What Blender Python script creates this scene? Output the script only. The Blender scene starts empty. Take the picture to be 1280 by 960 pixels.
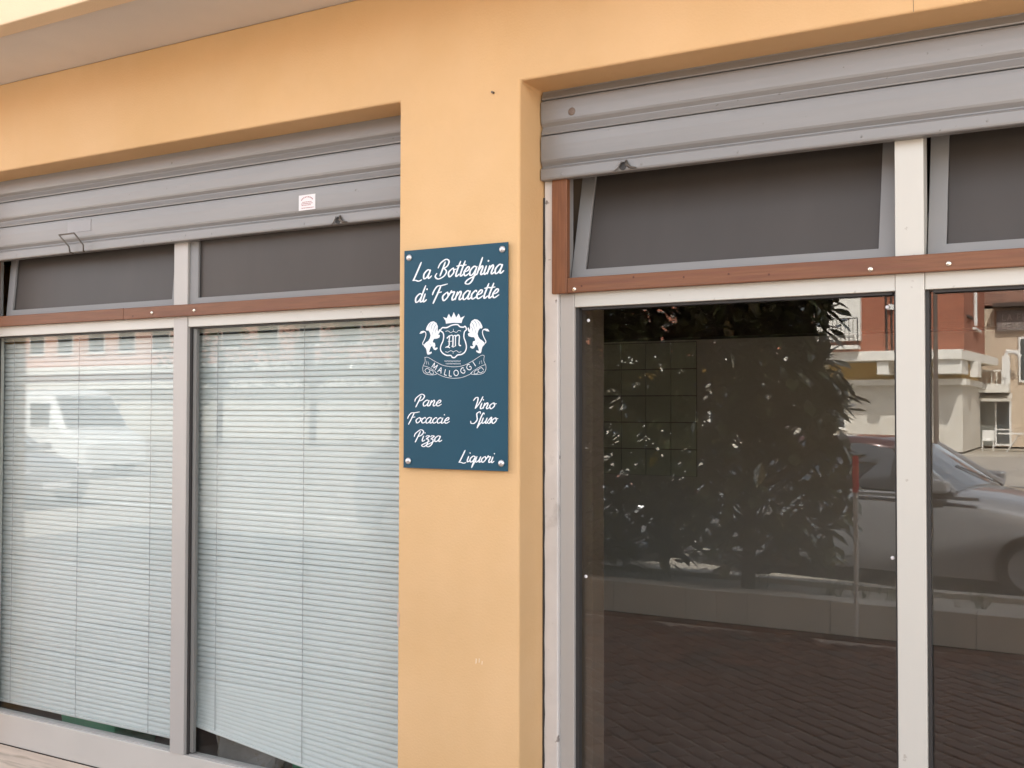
import bpy, bmesh, math, random
from mathutils import Vector, Matrix
R = math.radians
random.seed(7)
scene = bpy.context.scene
COL = scene.collection

# ------------------------------------------------------------------ camera
cam_d = bpy.data.cameras.new('camera')
cam_d.sensor_width = 36.0
cam_d.lens = 36.56
cam_d.clip_start = 0.05
cam_d.clip_end = 2000
cam = bpy.data.objects.new('camera', cam_d)
COL.objects.link(cam)
yaw, pit, rol = R(29.385), R(1.318), R(-0.110)
fwd = Vector((-math.sin(yaw)*math.cos(pit), math.cos(yaw)*math.cos(pit), math.sin(pit)))
rgt = Vector((math.cos(yaw), math.sin(yaw), 0))
dwn = fwd.cross(rgt)
r2 = math.cos(rol)*rgt + math.sin(rol)*dwn
d2 = -math.sin(rol)*rgt + math.cos(rol)*dwn
m = Matrix((r2, -d2, -fwd)).transposed().to_4x4()
m.translation = Vector((0, -2.95, 1.60))
cam.matrix_world = m
scene.camera = cam

# ------------------------------------------------------------------ light
SUN_EL, SUN_AZ = R(50), R(24)            # azimuth from +Y (behind the shop) towards +X
world = bpy.data.worlds.new('World')
scene.world = world
world.use_nodes = True
nt = world.node_tree
bg = nt.nodes['Background']
sky = nt.nodes.new('ShaderNodeTexSky')
sky.sky_type = 'NISHITA'
sky.sun_disc = False
sky.sun_elevation = SUN_EL
sky.sun_rotation = SUN_AZ
sky.air_density = 1.0
sky.dust_density = 2.5
hs = nt.nodes.new('ShaderNodeHueSaturation')      # thin summer haze whitens the whole sky
hs.inputs['Saturation'].default_value = 0.30
nt.links.new(sky.outputs['Color'], hs.inputs['Color'])
nt.links.new(hs.outputs['Color'], bg.inputs['Color'])
bg.inputs['Strength'].default_value = 0.15
sun_d = bpy.data.lights.new('sun', 'SUN')
sun_d.energy = 3.6
sun_d.angle = R(0.5)
sun_d.color = (1.0, 0.95, 0.87)
sun = bpy.data.objects.new('sun', sun_d)
COL.objects.link(sun)
to_sun = Vector((math.sin(SUN_AZ)*math.cos(SUN_EL), math.cos(SUN_AZ)*math.cos(SUN_EL), math.sin(SUN_EL)))
sun.rotation_euler = to_sun.to_track_quat('Z', 'Y').to_euler()

scene.view_settings.view_transform = 'Standard'
scene.view_settings.look = 'None'
scene.view_settings.gamma = 1.0
scene.view_settings.exposure = 2.36
scene.render.engine = 'CYCLES'
cy = scene.cycles
cy.use_denoising = True
cy.max_bounces = 10
cy.diffuse_bounces = 5
cy.glossy_bounces = 5
cy.transparent_max_bounces = 24
cy.caustics_reflective = False
cy.caustics_refractive = False
cy.sample_clamp_indirect = 8.0

# ------------------------------------------------------------------ materials
MATS = {}
def mat(name, col, rough=0.7, metal=0.0, spec=0.5, var=0.0, vscale=3.0, bump=0.0, bscale=60.0, coat=0.0,
        stretch=(1, 1, 1), col2=None, c2scale=2.0, c2pos=(0.45, 0.65), detail=6):
    """Principled material with object-space mottling (var), a second tone in patches (col2) and fine relief (bump)."""
    if name in MATS: return MATS[name]
    M_ = bpy.data.materials.new(name); M_.use_nodes = True
    n = M_.node_tree.nodes; l = M_.node_tree.links
    b = n['Principled BSDF']
    b.inputs['Base Color'].default_value = (*col, 1)
    b.inputs['Roughness'].default_value = rough
    b.inputs['Metallic'].default_value = metal
    b.inputs['Specular IOR Level'].default_value = spec
    b.inputs['Coat Weight'].default_value = coat
    b.inputs['Coat Roughness'].default_value = 0.06
    tc = n.new('ShaderNodeTexCoord'); mp = n.new('ShaderNodeMapping')
    mp.inputs['Scale'].default_value = stretch
    l.new(tc.outputs['Object'], mp.inputs['Vector'])
    out = None
    if col2 is not None:
        nz = n.new('ShaderNodeTexNoise'); nz.inputs['Scale'].default_value = c2scale; nz.inputs['Detail'].default_value = detail
        nz.inputs['Roughness'].default_value = 0.62
        l.new(mp.outputs['Vector'], nz.inputs['Vector'])
        cr = n.new('ShaderNodeMapRange'); cr.inputs['From Min'].default_value = c2pos[0]; cr.inputs['From Max'].default_value = c2pos[1]
        l.new(nz.outputs['Fac'], cr.inputs['Value'])
        mx = n.new('ShaderNodeMix'); mx.data_type = 'RGBA'
        mx.inputs[6].default_value = (*col, 1); mx.inputs[7].default_value = (*col2, 1)
        l.new(cr.outputs['Result'], mx.inputs['Factor'])
        out = mx.outputs[2]
    if var > 0:
        nz = n.new('ShaderNodeTexNoise'); nz.inputs['Scale'].default_value = vscale; nz.inputs['Detail'].default_value = detail
        l.new(mp.outputs['Vector'], nz.inputs['Vector'])
        mr = n.new('ShaderNodeMapRange'); mr.inputs['From Min'].default_value = 0.25; mr.inputs['From Max'].default_value = 0.75
        mr.inputs['To Min'].default_value = 1 - var; mr.inputs['To Max'].default_value = 1 + var
        l.new(nz.outputs['Fac'], mr.inputs['Value'])
        mm = n.new('ShaderNodeMix'); mm.data_type = 'RGBA'; mm.blend_type = 'MULTIPLY'; mm.inputs['Factor'].default_value = 1
        if out is None: mm.inputs[6].default_value = (*col, 1)
        else: l.new(out, mm.inputs[6])
        l.new(mr.outputs['Result'], mm.inputs[7])
        out = mm.outputs[2]
    if out is not None: l.new(out, b.inputs['Base Color'])
    if bump > 0:
        nz = n.new('ShaderNodeTexNoise'); nz.inputs['Scale'].default_value = bscale; nz.inputs['Detail'].default_value = 5
        l.new(mp.outputs['Vector'], nz.inputs['Vector'])
        bp = n.new('ShaderNodeBump'); bp.inputs['Strength'].default_value = bump; bp.inputs['Distance'].default_value = 0.01
        l.new(nz.outputs['Fac'], bp.inputs['Height']); l.new(bp.outputs['Normal'], b.inputs['Normal'])
    MATS[name] = M_
    return M_

def speckle(m_, col, scale, thr):
    """scatter of small dirt specks over a material's base colour"""
    n = m_.node_tree.nodes; l = m_.node_tree.links; b = n['Principled BSDF']
    src = b.inputs['Base Color'].links[0].from_socket
    tc = n.new('ShaderNodeTexCoord'); vz = n.new('ShaderNodeTexNoise'); vz.inputs['Scale'].default_value = scale; vz.inputs['Detail'].default_value = 3
    l.new(tc.outputs['Object'], vz.inputs['Vector'])
    mr = n.new('ShaderNodeMapRange'); mr.inputs['From Min'].default_value = thr; mr.inputs['From Max'].default_value = thr + 0.04
    l.new(vz.outputs['Fac'], mr.inputs['Value'])
    mx = n.new('ShaderNodeMix'); mx.data_type = 'RGBA'; mx.inputs[7].default_value = (*col, 1)
    l.new(mr.outputs['Result'], mx.inputs['Factor']); l.new(src, mx.inputs[6]); l.new(mx.outputs[2], b.inputs['Base Color'])

def glass_mat(name, tint, r0):
    """thin clear pane: transparent + mirror mixed by Schlick reflectance, the same on both faces"""
    M_ = bpy.data.materials.new(name); M_.use_nodes = True
    n = M_.node_tree.nodes; l = M_.node_tree.links
    n.remove(n['Principled BSDF'])
    g = n.new('ShaderNodeNewGeometry')
    dt = n.new('ShaderNodeVectorMath'); dt.operation = 'DOT_PRODUCT'
    l.new(g.outputs['Normal'], dt.inputs[0]); l.new(g.outputs['Incoming'], dt.inputs[1])
    ab = n.new('ShaderNodeMath'); ab.operation = 'ABSOLUTE'; l.new(dt.outputs['Value'], ab.inputs[0])
    sb = n.new('ShaderNodeMath'); sb.operation = 'SUBTRACT'; sb.inputs[0].default_value = 1; l.new(ab.outputs[0], sb.inputs[1]); sb.use_clamp = True
    pw = n.new('ShaderNodeMath'); pw.operation = 'POWER'; pw.inputs[1].default_value = 5; l.new(sb.outputs[0], pw.inputs[0])
    ma = n.new('ShaderNodeMath'); ma.operation = 'MULTIPLY_ADD'; ma.inputs[1].default_value = 1 - r0; ma.inputs[2].default_value = r0
    l.new(pw.outputs[0], ma.inputs[0])
    t = n.new('ShaderNodeBsdfTransparent'); t.inputs['Color'].default_value = (*tint, 1)
    gl = n.new('ShaderNodeBsdfGlossy'); gl.inputs['Roughness'].default_value = 0.0; gl.inputs['Color'].default_value = (1, 1, 1, 1)
    mx = n.new('ShaderNodeMixShader')
    l.new(ma.outputs[0], mx.inputs['Fac']); l.new(t.outputs[0], mx.inputs[1]); l.new(gl.outputs[0], mx.inputs[2])
    l.new(mx.outputs[0], n['Material Output'].inputs['Surface'])
    MATS[name] = M_
    return M_

def brick_mat(name, c1, c2, mortar, scale):
    M_ = bpy.data.materials.new(name); M_.use_nodes = True
    n = M_.node_tree.nodes; l = M_.node_tree.links; b = n['Principled BSDF']
    b.inputs['Roughness'].default_value = 0.85
    tc = n.new('ShaderNodeTexCoord'); sx = n.new('ShaderNodeSeparateXYZ'); cx = n.new('ShaderNodeCombineXYZ')
    l.new(tc.outputs['Object'], sx.inputs[0])
    ad = n.new('ShaderNodeMath'); ad.operation = 'ADD'
    l.new(sx.outputs['X'], ad.inputs[0]); l.new(sx.outputs['Y'], ad.inputs[1])
    l.new(ad.outputs[0], cx.inputs['X']); l.new(sx.outputs['Z'], cx.inputs['Y'])
    br = n.new('ShaderNodeTexBrick'); br.inputs['Scale'].default_value = scale
    br.inputs['Color1'].default_value = (*c1, 1); br.inputs['Color2'].default_value = (*c2, 1); br.inputs['Mortar'].default_value = (*mortar, 1)
    br.inputs['Mortar Size'].default_value = 0.015
    br.inputs['Brick Width'].default_value = 0.5; br.inputs['Row Height'].default_value = 0.14
    l.new(cx.outputs[0], br.inputs['Vector']); l.new(br.outputs['Color'], b.inputs['Base Color'])
    MATS[name] = M_
    return M_

PLASTER = mat('ochre_plaster', (0.66, 0.415, 0.195), 0.9, var=0.06, vscale=1.6, bump=0.12, bscale=130, col2=(0.71, 0.465, 0.245), c2scale=0.9, detail=9, c2pos=(0.40, 0.68))
PALEPL = mat('lit_edge_and_chip_plaster', (0.76, 0.58, 0.38), 0.9, var=0.05, vscale=2.0, bump=0.15, bscale=180)  # balcony edge's extra sky light put into a paler tone; also real chips
SOFFIT = mat('grey_soffit_paint', (0.655, 0.61, 0.555), 0.9, var=0.06, vscale=2.5, bump=0.08, bscale=120)
SHUTTER = mat('grey_shutter_steel', (0.245, 0.238, 0.230), 0.42, metal=0.25, var=0.06, vscale=4, bump=0.03, bscale=30, stretch=(0.25, 1, 3), col2=(0.275, 0.267, 0.258), c2scale=1.6)
DARKM = mat('dark_metal', (0.06, 0.055, 0.05), 0.5, metal=0.6)
RUST = mat('rusty_iron', (0.14, 0.12, 0.10), 0.6, metal=0.5, var=0.3, vscale=40)
ALU = mat('warm_white_aluminium', (0.56, 0.54, 0.485), 0.42, metal=0.1, var=0.03, vscale=3, stretch=(1, 1, 0.3))
ALUD = mat('grey_aluminium', (0.265, 0.258, 0.252), 0.55, metal=0.0, spec=0.25, var=0.05, vscale=5)
GUIDE = mat('grey_guide_rail', (0.63, 0.60, 0.57), 0.6, metal=0.1, var=0.10, vscale=6, bump=0.10, bscale=35, col2=(0.44, 0.41, 0.38), c2scale=7, c2pos=(0.58, 0.75))
ALUG = mat('greyed_aluminium', (0.45, 0.425, 0.395), 0.42, metal=0.1, var=0.06, vscale=4, stretch=(1, 1, 0.3))
GASKET = mat('black_gasket', (0.035, 0.032, 0.03), 0.6)
WOODV = mat('upright_stained_wood', (0.20, 0.077, 0.032), 0.55, var=0.22, vscale=6, stretch=(22, 14, 1.2), bump=0.12, bscale=14)
WOOD = mat('reddish_stained_wood', (0.195, 0.077, 0.034), 0.55, var=0.22, vscale=6, stretch=(1.2, 14, 22), col2=(0.14, 0.048, 0.025), c2scale=3.0, c2pos=(0.50, 0.72), bump=0.12, bscale=14)
SCREW = mat('bright_screw', (0.75, 0.68, 0.58), 0.25, metal=0.85)
CHROME = mat('dome_screw_metal', (0.66, 0.64, 0.64), 0.3, metal=0.7)
FROST = mat('grey_panel', (0.068, 0.058, 0.051), 0.42, spec=0.3, var=0.07, vscale=3, stretch=(2.2, 1, 0.5))
BLIND = mat('pale_blind_slat', (0.595, 0.62, 0.60), 0.45, var=0.03, vscale=5)
BLINDR = mat('blind_rail', (0.56, 0.57, 0.54), 0.45, var=0.04, vscale=6)
CORD = mat('blind_cord', (0.38, 0.39, 0.39), 0.9)
TRAV = mat('travertine', (0.62, 0.50, 0.40), 0.65, var=0.18, vscale=5, stretch=(0.5, 4, 4), col2=(0.36, 0.28, 0.20), c2scale=6, c2pos=(0.55, 0.72), bump=0.25, bscale=22)
SIGN = mat('blue_sign_panel', (0.013, 0.065, 0.102), 0.5, spec=0.3, var=0.06, vscale=5)
SIGNE = mat('sign_edge', (0.55, 0.52, 0.48), 0.5)
PRINT = mat('white_print', (0.80, 0.82, 0.84), 0.6)
STICK = mat('sticker_paper', (0.80, 0.77, 0.77), 0.6)
STICKT = mat('sticker_red_print', (0.42, 0.18, 0.18), 0.7)
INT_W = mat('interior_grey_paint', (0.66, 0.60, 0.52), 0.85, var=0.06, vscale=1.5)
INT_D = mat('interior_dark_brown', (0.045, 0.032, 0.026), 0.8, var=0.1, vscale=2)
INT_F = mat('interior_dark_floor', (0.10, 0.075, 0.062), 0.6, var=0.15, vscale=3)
INT_J = mat('interior_jamb_brown', (0.13, 0.095, 0.065), 0.8, var=0.05)
TILE = mat('olive_tile', (0.62, 0.61, 0.47), 0.6, var=0.08, vscale=4)
GREENB = mat('green_plastic', (0.10, 0.34, 0.19), 0.5)
PAPER = mat('printed_paper_sack', (0.34, 0.30, 0.27), 0.8, var=0.2, vscale=9, col2=(0.22, 0.16, 0.10), c2scale=9, c2pos=(0.5, 0.6))
PAVE = mat('dark_red_paver', (0.31, 0.20, 0.145), 0.75, var=0.35, vscale=8, bump=0.3, bscale=60, col2=(0.25, 0.205, 0.165), c2scale=3)
JOINT = mat('sandy_paving_joint', (0.58, 0.48, 0.40), 0.95, var=0.2, vscale=12)
ASPH = mat('sun_bleached_asphalt', (0.36, 0.325, 0.28), 0.9, var=0.15, vscale=2, bump=0.3, bscale=120)
GROUND = mat('street_ground', (0.36, 0.32, 0.26), 0.95, var=0.15, vscale=0.4)
PAINTW = mat('road_paint', (0.75, 0.73, 0.68), 0.8, var=0.1)
CONC = mat('weathered_concrete', (0.46, 0.42, 0.36), 0.9, var=0.30, vscale=2.2, bump=0.4, bscale=25, col2=(0.38, 0.34, 0.28), c2scale=3, c2pos=(0.45, 0.7))
SOIL = mat('planter_soil', (0.40, 0.36, 0.30), 1.0, var=0.3, vscale=9, bump=0.6, bscale=30)
LEAF = mat('magnolia_leaf', (0.110, 0.122, 0.056), 0.25, spec=0.8, coat=0.5, var=0.45, vscale=2.5, col2=(0.12, 0.06, 0.035), c2scale=2.2, c2pos=(0.55, 0.7))
YLEAF = mat('yellow_leaf', (0.45, 0.36, 0.04), 0.5)
GRASS = mat('grass_blades', (0.07, 0.095, 0.03), 0.7, var=0.3, vscale=3)
BARK = mat('grey_bark', (0.14, 0.11, 0.085), 0.9, var=0.25, vscale=8, bump=0.4, bscale=30)
POLE = mat('pale_pole', (0.55, 0.53, 0.50), 0.5)
POLER = mat('red_band', (0.62, 0.03, 0.03), 0.5)
CARP = mat('silver_grey_car_paint', (0.265, 0.265, 0.275), 0.28, metal=0.35, coat=0.9)
CARRED = mat('maroon_roof_paint', (0.075, 0.028, 0.028), 0.28, metal=0.2, coat=0.9)
CARG = mat('car_glass', (0.03, 0.035, 0.04), 0.05, spec=1.0, coat=1.0)
TYRE = mat('tyre_rubber', (0.02, 0.02, 0.02), 0.85)
RIM = mat('alloy_rim', (0.5, 0.5, 0.52), 0.3, metal=0.9)
LAMP = mat('lamp_cover', (0.7, 0.7, 0.72), 0.1, spec=1.0)
WHITEV = mat('white_van_paint', (0.78, 0.78, 0.77), 0.35, coat=0.5)
BRICK = brick_mat('red_brick', (0.36, 0.115, 0.062), (0.28, 0.085, 0.048), (0.30, 0.17, 0.11), 1.9)
BRICK2 = brick_mat('brown_brick', (0.34, 0.16, 0.11), (0.22, 0.10, 0.07), (0.36, 0.28, 0.22), 1.9)
WHITEC = mat('white_painted_concrete', (0.74, 0.71, 0.65), 0.8, var=0.06, vscale=1.0)
PALEW = mat('pale_grey_plaster', (0.62, 0.585, 0.52), 0.85, var=0.10, vscale=0.8, col2=(0.52, 0.48, 0.42), c2scale=0.8)
OCHRE = mat('yellow_soffit_wall', (0.62, 0.42, 0.14), 0.85, var=0.05)
TAN = mat('tan_plaster', (0.55, 0.44, 0.33), 0.85, var=0.06, vscale=0.7)
PINK = mat('pink_plaster', (0.62, 0.36, 0.28), 0.85, var=0.08, vscale=0.6)
DWIN = mat('far_window_glass', (0.07, 0.08, 0.085), 0.1, spec=0.8)
SHADE = mat('grey_green_door', (0.17, 0.175, 0.155), 0.5)
WFRAME = mat('white_window_frame', (0.75, 0.74, 0.71), 0.5)
AWN = mat('striped_awning_cloth', (0.60, 0.56, 0.50), 0.9)
EAVE = mat('dark_eave', (0.07, 0.05, 0.04), 0.8)
LETTER = mat('faded_lettering', (0.42, 0.36, 0.32), 0.8)
speckle(SHUTTER, (0.17, 0.155, 0.14), 38, 0.715)
speckle(ALU, (0.42, 0.39, 0.34), 30, 0.71)
speckle(GUIDE, (0.25, 0.22, 0.20), 26, 0.67)
GLASS = glass_mat('shop_glass', (0.955, 0.96, 0.955), 0.062)
GLASSL = glass_mat('clear_shop_glass', (0.968, 0.982, 0.978), 0.022)

# ------------------------------------------------------------------ geometry helpers
class MB:
    def __init__(s): s.v = []; s.f = []
    def add(s, vs, fs):
        o = len(s.v); s.v += [tuple(p) for p in vs]; s.f += [tuple(i + o for i in f) for f in fs]; return s
    def box(s, x0, x1, y0, y1, z0, z1):
        return s.add([(x0,y0,z0),(x1,y0,z0),(x1,y1,z0),(x0,y1,z0),(x0,y0,z1),(x1,y0,z1),(x1,y1,z1),(x0,y1,z1)],
                     [(0,3,2,1),(4,5,6,7),(0,1,5,4),(1,2,6,5),(2,3,7,6),(3,0,4,7)])
    def extrude_x(s, prof, x0, x1):
        """closed (y,z) profile swept along X"""
        n = len(prof)
        vs = [(x0, y, z) for y, z in prof] + [(x1, y, z) for y, z in prof]
        fs = [(i, (i+1) % n, n + (i+1) % n, n + i) for i in range(n)] + [tuple(range(n-1, -1, -1)), tuple(range(n, 2*n))]
        return s.add(vs, fs)
    def cyl(s, p0, p1, r0, r1=None, n=10, caps=True):
        r1 = r0 if r1 is None else r1
        p0 = Vector(p0); p1 = Vector(p1); ax = (p1 - p0).normalized()
        u = ax.orthogonal().normalized(); w = ax.cross(u)
        vs = []
        for p, r in ((p0, r0), (p1, r1)):
            for i in range(n):
                a = 2*math.pi*i/n; vs.append(p + (u*math.cos(a) + w*math.sin(a))*r)
        fs = [(i, (i+1) % n, n + (i+1) % n, n + i) for i in range(n)]
        if caps: fs += [tuple(range(n-1, -1, -1)), tuple(range(n, 2*n))]
        return s.add(vs, fs)
    def tube(s, pts, r, n=8):
        pts = [Vector(p) for p in pts]
        rings = []
        vs = []
        for k, p in enumerate(pts):
            t = (pts[min(k+1, len(pts)-1)] - pts[max(k-1, 0)]).normalized()
            u = t.orthogonal().normalized() if k == 0 else (u - t*u.dot(t)).normalized()
            w = t.cross(u); rr = r[k] if isinstance(r, (list, tuple)) else r
            for i in range(n):
                a = 2*math.pi*i/n; vs.append(p + (u*math.cos(a) + w*math.sin(a))*rr)
        fs = []
        for k in range(len(pts)-1):
            for i in range(n):
                fs.append((k*n+i, k*n+(i+1) % n, (k+1)*n+(i+1) % n, (k+1)*n+i))
        fs += [tuple(range(n-1, -1, -1)), tuple(range((len(pts)-1)*n, len(pts)*n))]
        return s.add(vs, fs)
    def dome(s, c, r, h, axis=(0, -1, 0), n=12, rings=4):
        ax = Vector(axis).normalized(); u = ax.orthogonal().normalized(); w = ax.cross(u); c = Vector(c)
        vs = []
        for k in range(rings):
            a = (math.pi/2)*k/rings
            for i in range(n):
                t = 2*math.pi*i/n
                vs.append(c + (u*math.cos(t) + w*math.sin(t))*r*math.cos(a) + ax*h*math.sin(a))
        vs.append(c + ax*h)
        fs = []
        for k in range(rings-1):
            for i in range(n): fs.append((k*n+i, k*n+(i+1) % n, (k+1)*n+(i+1) % n, (k+1)*n+i))
        for i in range(n): fs.append(((rings-1)*n+i, (rings-1)*n+(i+1) % n, len(vs)-1))
        fs.append(tuple(range(n-1, -1, -1)))
        return s.add(vs, fs)
    def mesh(s, name, m_, smooth=False):
        me = bpy.data.meshes.new(name); me.from_pydata(s.v, [], s.f); me.update()
        bm = bmesh.new(); bm.from_mesh(me); bmesh.ops.recalc_face_normals(bm, faces=bm.faces); bm.to_mesh(me); bm.free()
        me.materials.append(m_)
        if smooth:
            me.polygons.foreach_set('use_smooth', [True]*len(me.polygons))
        return me
    def build(s, name, m_, parent=None, bevel=0.0, smooth=False, seg=2, **props):
        o = link(name, s.mesh(name, m_, smooth), parent)
        if bevel > 0:
            b = o.modifiers.new('bevel', 'BEVEL'); b.width = bevel; b.segments = seg; b.limit_method = 'ANGLE'; b.angle_limit = R(35)
            b.harden_normals = False
        for k, v in props.items(): o[k] = v
        return o

def link(name, me, parent=None, loc=None, rot=None):
    o = bpy.data.objects.new(name, me); COL.objects.link(o)
    if parent is not None: o.parent = parent
    if loc is not None: o.location = loc
    if rot is not None: o.rotation_euler = rot
    return o
def tag(o, label=None, cat=None, group=None, kind=None):
    if label: o['label'] = label
    if cat: o['category'] = cat
    if group: o['group'] = group
    if kind: o['kind'] = kind
    return o
def thing(name, label, cat, loc=(0, 0, 0), group=None, rz=0.0):
    o = link(name, None, None, loc, (0, 0, rz)); o.empty_display_size = 0.2
    return tag(o, label, cat, group)
def local(o): return Vector(o.location)

def wall_grid(xs, zs, holes, y0, y1):
    """wall slab between y0 and y1 made of a grid of cells, the cells in holes left open, reveals closed"""
    mb = MB(); nx, nz = len(xs)-1, len(zs)-1
    solid = lambda i, j: 0 <= i < nx and 0 <= j < nz and (i, j) not in holes
    vid = {}
    def V(i, j, k):
        key = (i, j, k)
        if key not in vid: vid[key] = len(mb.v); mb.v.append((xs[i], (y0, y1)[k], zs[j]))
        return vid[key]
    for i in range(nx):
        for j in range(nz):
            if not solid(i, j): continue
            mb.f.append((V(i,j,0), V(i+1,j,0), V(i+1,j+1,0), V(i,j+1,0)))
            mb.f.append((V(i,j,1), V(i,j+1,1), V(i+1,j+1,1), V(i+1,j,1)))
            if not solid(i-1, j): mb.f.append((V(i,j,0), V(i,j+1,0), V(i,j+1,1), V(i,j,1)))
            if not solid(i+1, j): mb.f.append((V(i+1,j,0), V(i+1,j,1), V(i+1,j+1,1), V(i+1,j+1,0)))
            if not solid(i, j-1): mb.f.append((V(i,j,0), V(i,j,1), V(i+1,j,1), V(i+1,j,0)))
            if not solid(i, j+1): mb.f.append((V(i,j+1,0), V(i+1,j+1,0), V(i+1,j+1,1), V(i,j+1,1)))
    return mb

# ------------------------------------------------------------------ shop building
LX0, LX1 = -4.73, -2.113          # left opening
RX0, RX1 = -1.634, 0.80           # right opening
LINT = 2.668
shop = thing('shop_building', 'ochre plastered shop front with two shuttered windows either side of a pillar', 'building', (-1.9, 0, 0))
def S(mb): # shift world coords into the shop's frame
    mb.v = [(x + 1.9, y, z) for x, y, z in mb.v]; return mb
xs = [-9.0, LX0, LX1, RX0, RX1, 6.0]; zs = [0.0, LINT, 3.0655]
S(wall_grid(xs, zs, {(1, 0), (3, 0)}, 0.0, 0.30)).build('front_wall', PLASTER, shop, bevel=0.008, seg=3)
# balcony slab above, projecting over the pavement, with a downstand edge
S(MB().box(-9.0, 6.0, -0.402, 0.30, 3.066, 3.23)).build('balcony_soffit', SOFFIT, shop)
S(MB().box(-9.0, 6.0, -0.490, -0.403, 3.050, 3.32)).build('balcony_edge', PALEPL, shop, bevel=0.006)
# upper storeys of the same house (they shade the pavement)
S(wall_grid([-9.0, -7.6, -6.4, -4.2, -3.0, -0.8, 0.4, 2.6, 3.8, 6.0], [3.32, 3.6, 5.2, 5.9, 6.3, 7.7, 8.3],
            {(i, j) for i in (1, 3, 5, 7) for j in (1, 4)}, 0.0, 0.28)).build('upper_wall', PLASTER, shop)
S(MB().box(-9.0, 6.0, 0.32, 0.36, 3.3, 8.25)).build('upper_glazing', DWIN, shop)
S(MB().box(-9.3, 6.3, -0.6, 6.0, 8.3, 8.5)).build('roof', EAVE, shop)
S(MB().box(-9.0, -8.75, 0.36, 5.8, 0.0, 8.28)).build('side_wall', PLASTER, shop)
S(MB().box(5.75, 6.0, 0.36, 5.8, 0.0, 8.28)).build('side_wall', PLASTER, shop)
S(MB().box(-8.75, 5.75, 5.6, 5.8, 0.0, 8.28)).build('rear_wall', PLASTER, shop)
S(MB().box(-8.75, 5.75, 0.36, 5.6, 3.0, 3.2)).build('first_floor', SOFFIT, shop)
S(MB().cyl((-1.733, -0.012, 2.643), (-1.733, 0.01, 2.643), 0.004, n=8)).build('nail', RUST, shop)
for x, z, r in ((-1.795, 0.765, 0.006), (-1.783, 0.768, 0.005), (-1.772, 0.762, 0.004)):
    S(MB().add([(x-r*.5, -0.0012, z-r*1.6), (x+r*.3, -0.0012, z-r*1.3), (x+r*.6, -0.0012, z+r), (x-r*.2, -0.0012, z+r*1.5),
                (x-r*.5, 0.001, z-r*1.6), (x+r*.3, 0.001, z-r*1.3), (x+r*.6, 0.001, z+r), (x-r*.2, 0.001, z+r*1.5)],
               [(0,1,2,3),(4,7,6,5),(0,4,5,1),(1,5,6,2),(2,6,7,3),(3,7,4,0)])).build('paint_chip', PALEPL, shop)
S(MB().add([(-0.4225,-0.0006,2.668),(-0.4213,-0.0006,2.668),(-0.4232,-0.0006,2.72),(-0.4220,-0.0006,2.72),(-0.4218,-0.0006,2.80),(-0.4208,-0.0006,2.80),(-0.4230,-0.0006,2.88)], [(0,1,3,2),(2,3,5,4),(4,5,6)])).build('hairline_crack', INT_J, shop)
S(MB().box(-2.1135, -2.104, -0.0015, 0.012, 0.845, 0.895)).build('edge_scuff', mat('scuffed_plaster', (0.50, 0.38, 0.30), 0.9), shop, bevel=0.001)

# interior shell (part of the setting)
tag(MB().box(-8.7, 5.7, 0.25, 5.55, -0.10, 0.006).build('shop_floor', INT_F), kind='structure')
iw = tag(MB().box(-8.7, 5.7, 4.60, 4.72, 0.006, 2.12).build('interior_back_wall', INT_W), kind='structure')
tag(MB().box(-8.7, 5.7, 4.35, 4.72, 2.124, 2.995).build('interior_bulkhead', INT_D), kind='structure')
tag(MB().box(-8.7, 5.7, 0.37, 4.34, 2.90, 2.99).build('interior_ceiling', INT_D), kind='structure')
# reveal lining just inside the right window
tag(MB().box(-1.96, -1.515, 0.305, 0.40, 0.008, 2.89).build('interior_jamb', INT_J), kind='structure')
# wall tiles on the back wall
MB().box(-3.462, -2.642, 4.594, 4.599, 1.082, 2.108).build('tile_backing', mat('grout', (0.30, 0.27, 0.22), 0.9), iw)
tme = MB().box(-0.098, 0.098, -0.012, 0.0, -0.098, 0.098).mesh('wall_tile', TILE)
for i in range(4):
    for j in range(5):
        x = -3.46 + 0.205*i + 0.1; z = 1.183 + 0.205*j
        t = link('wall_tile', tme, iw, (x, 4.593, z), (R(random.uniform(-.3, .3)), 0, R(random.uniform(-.3, .3))))

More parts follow.
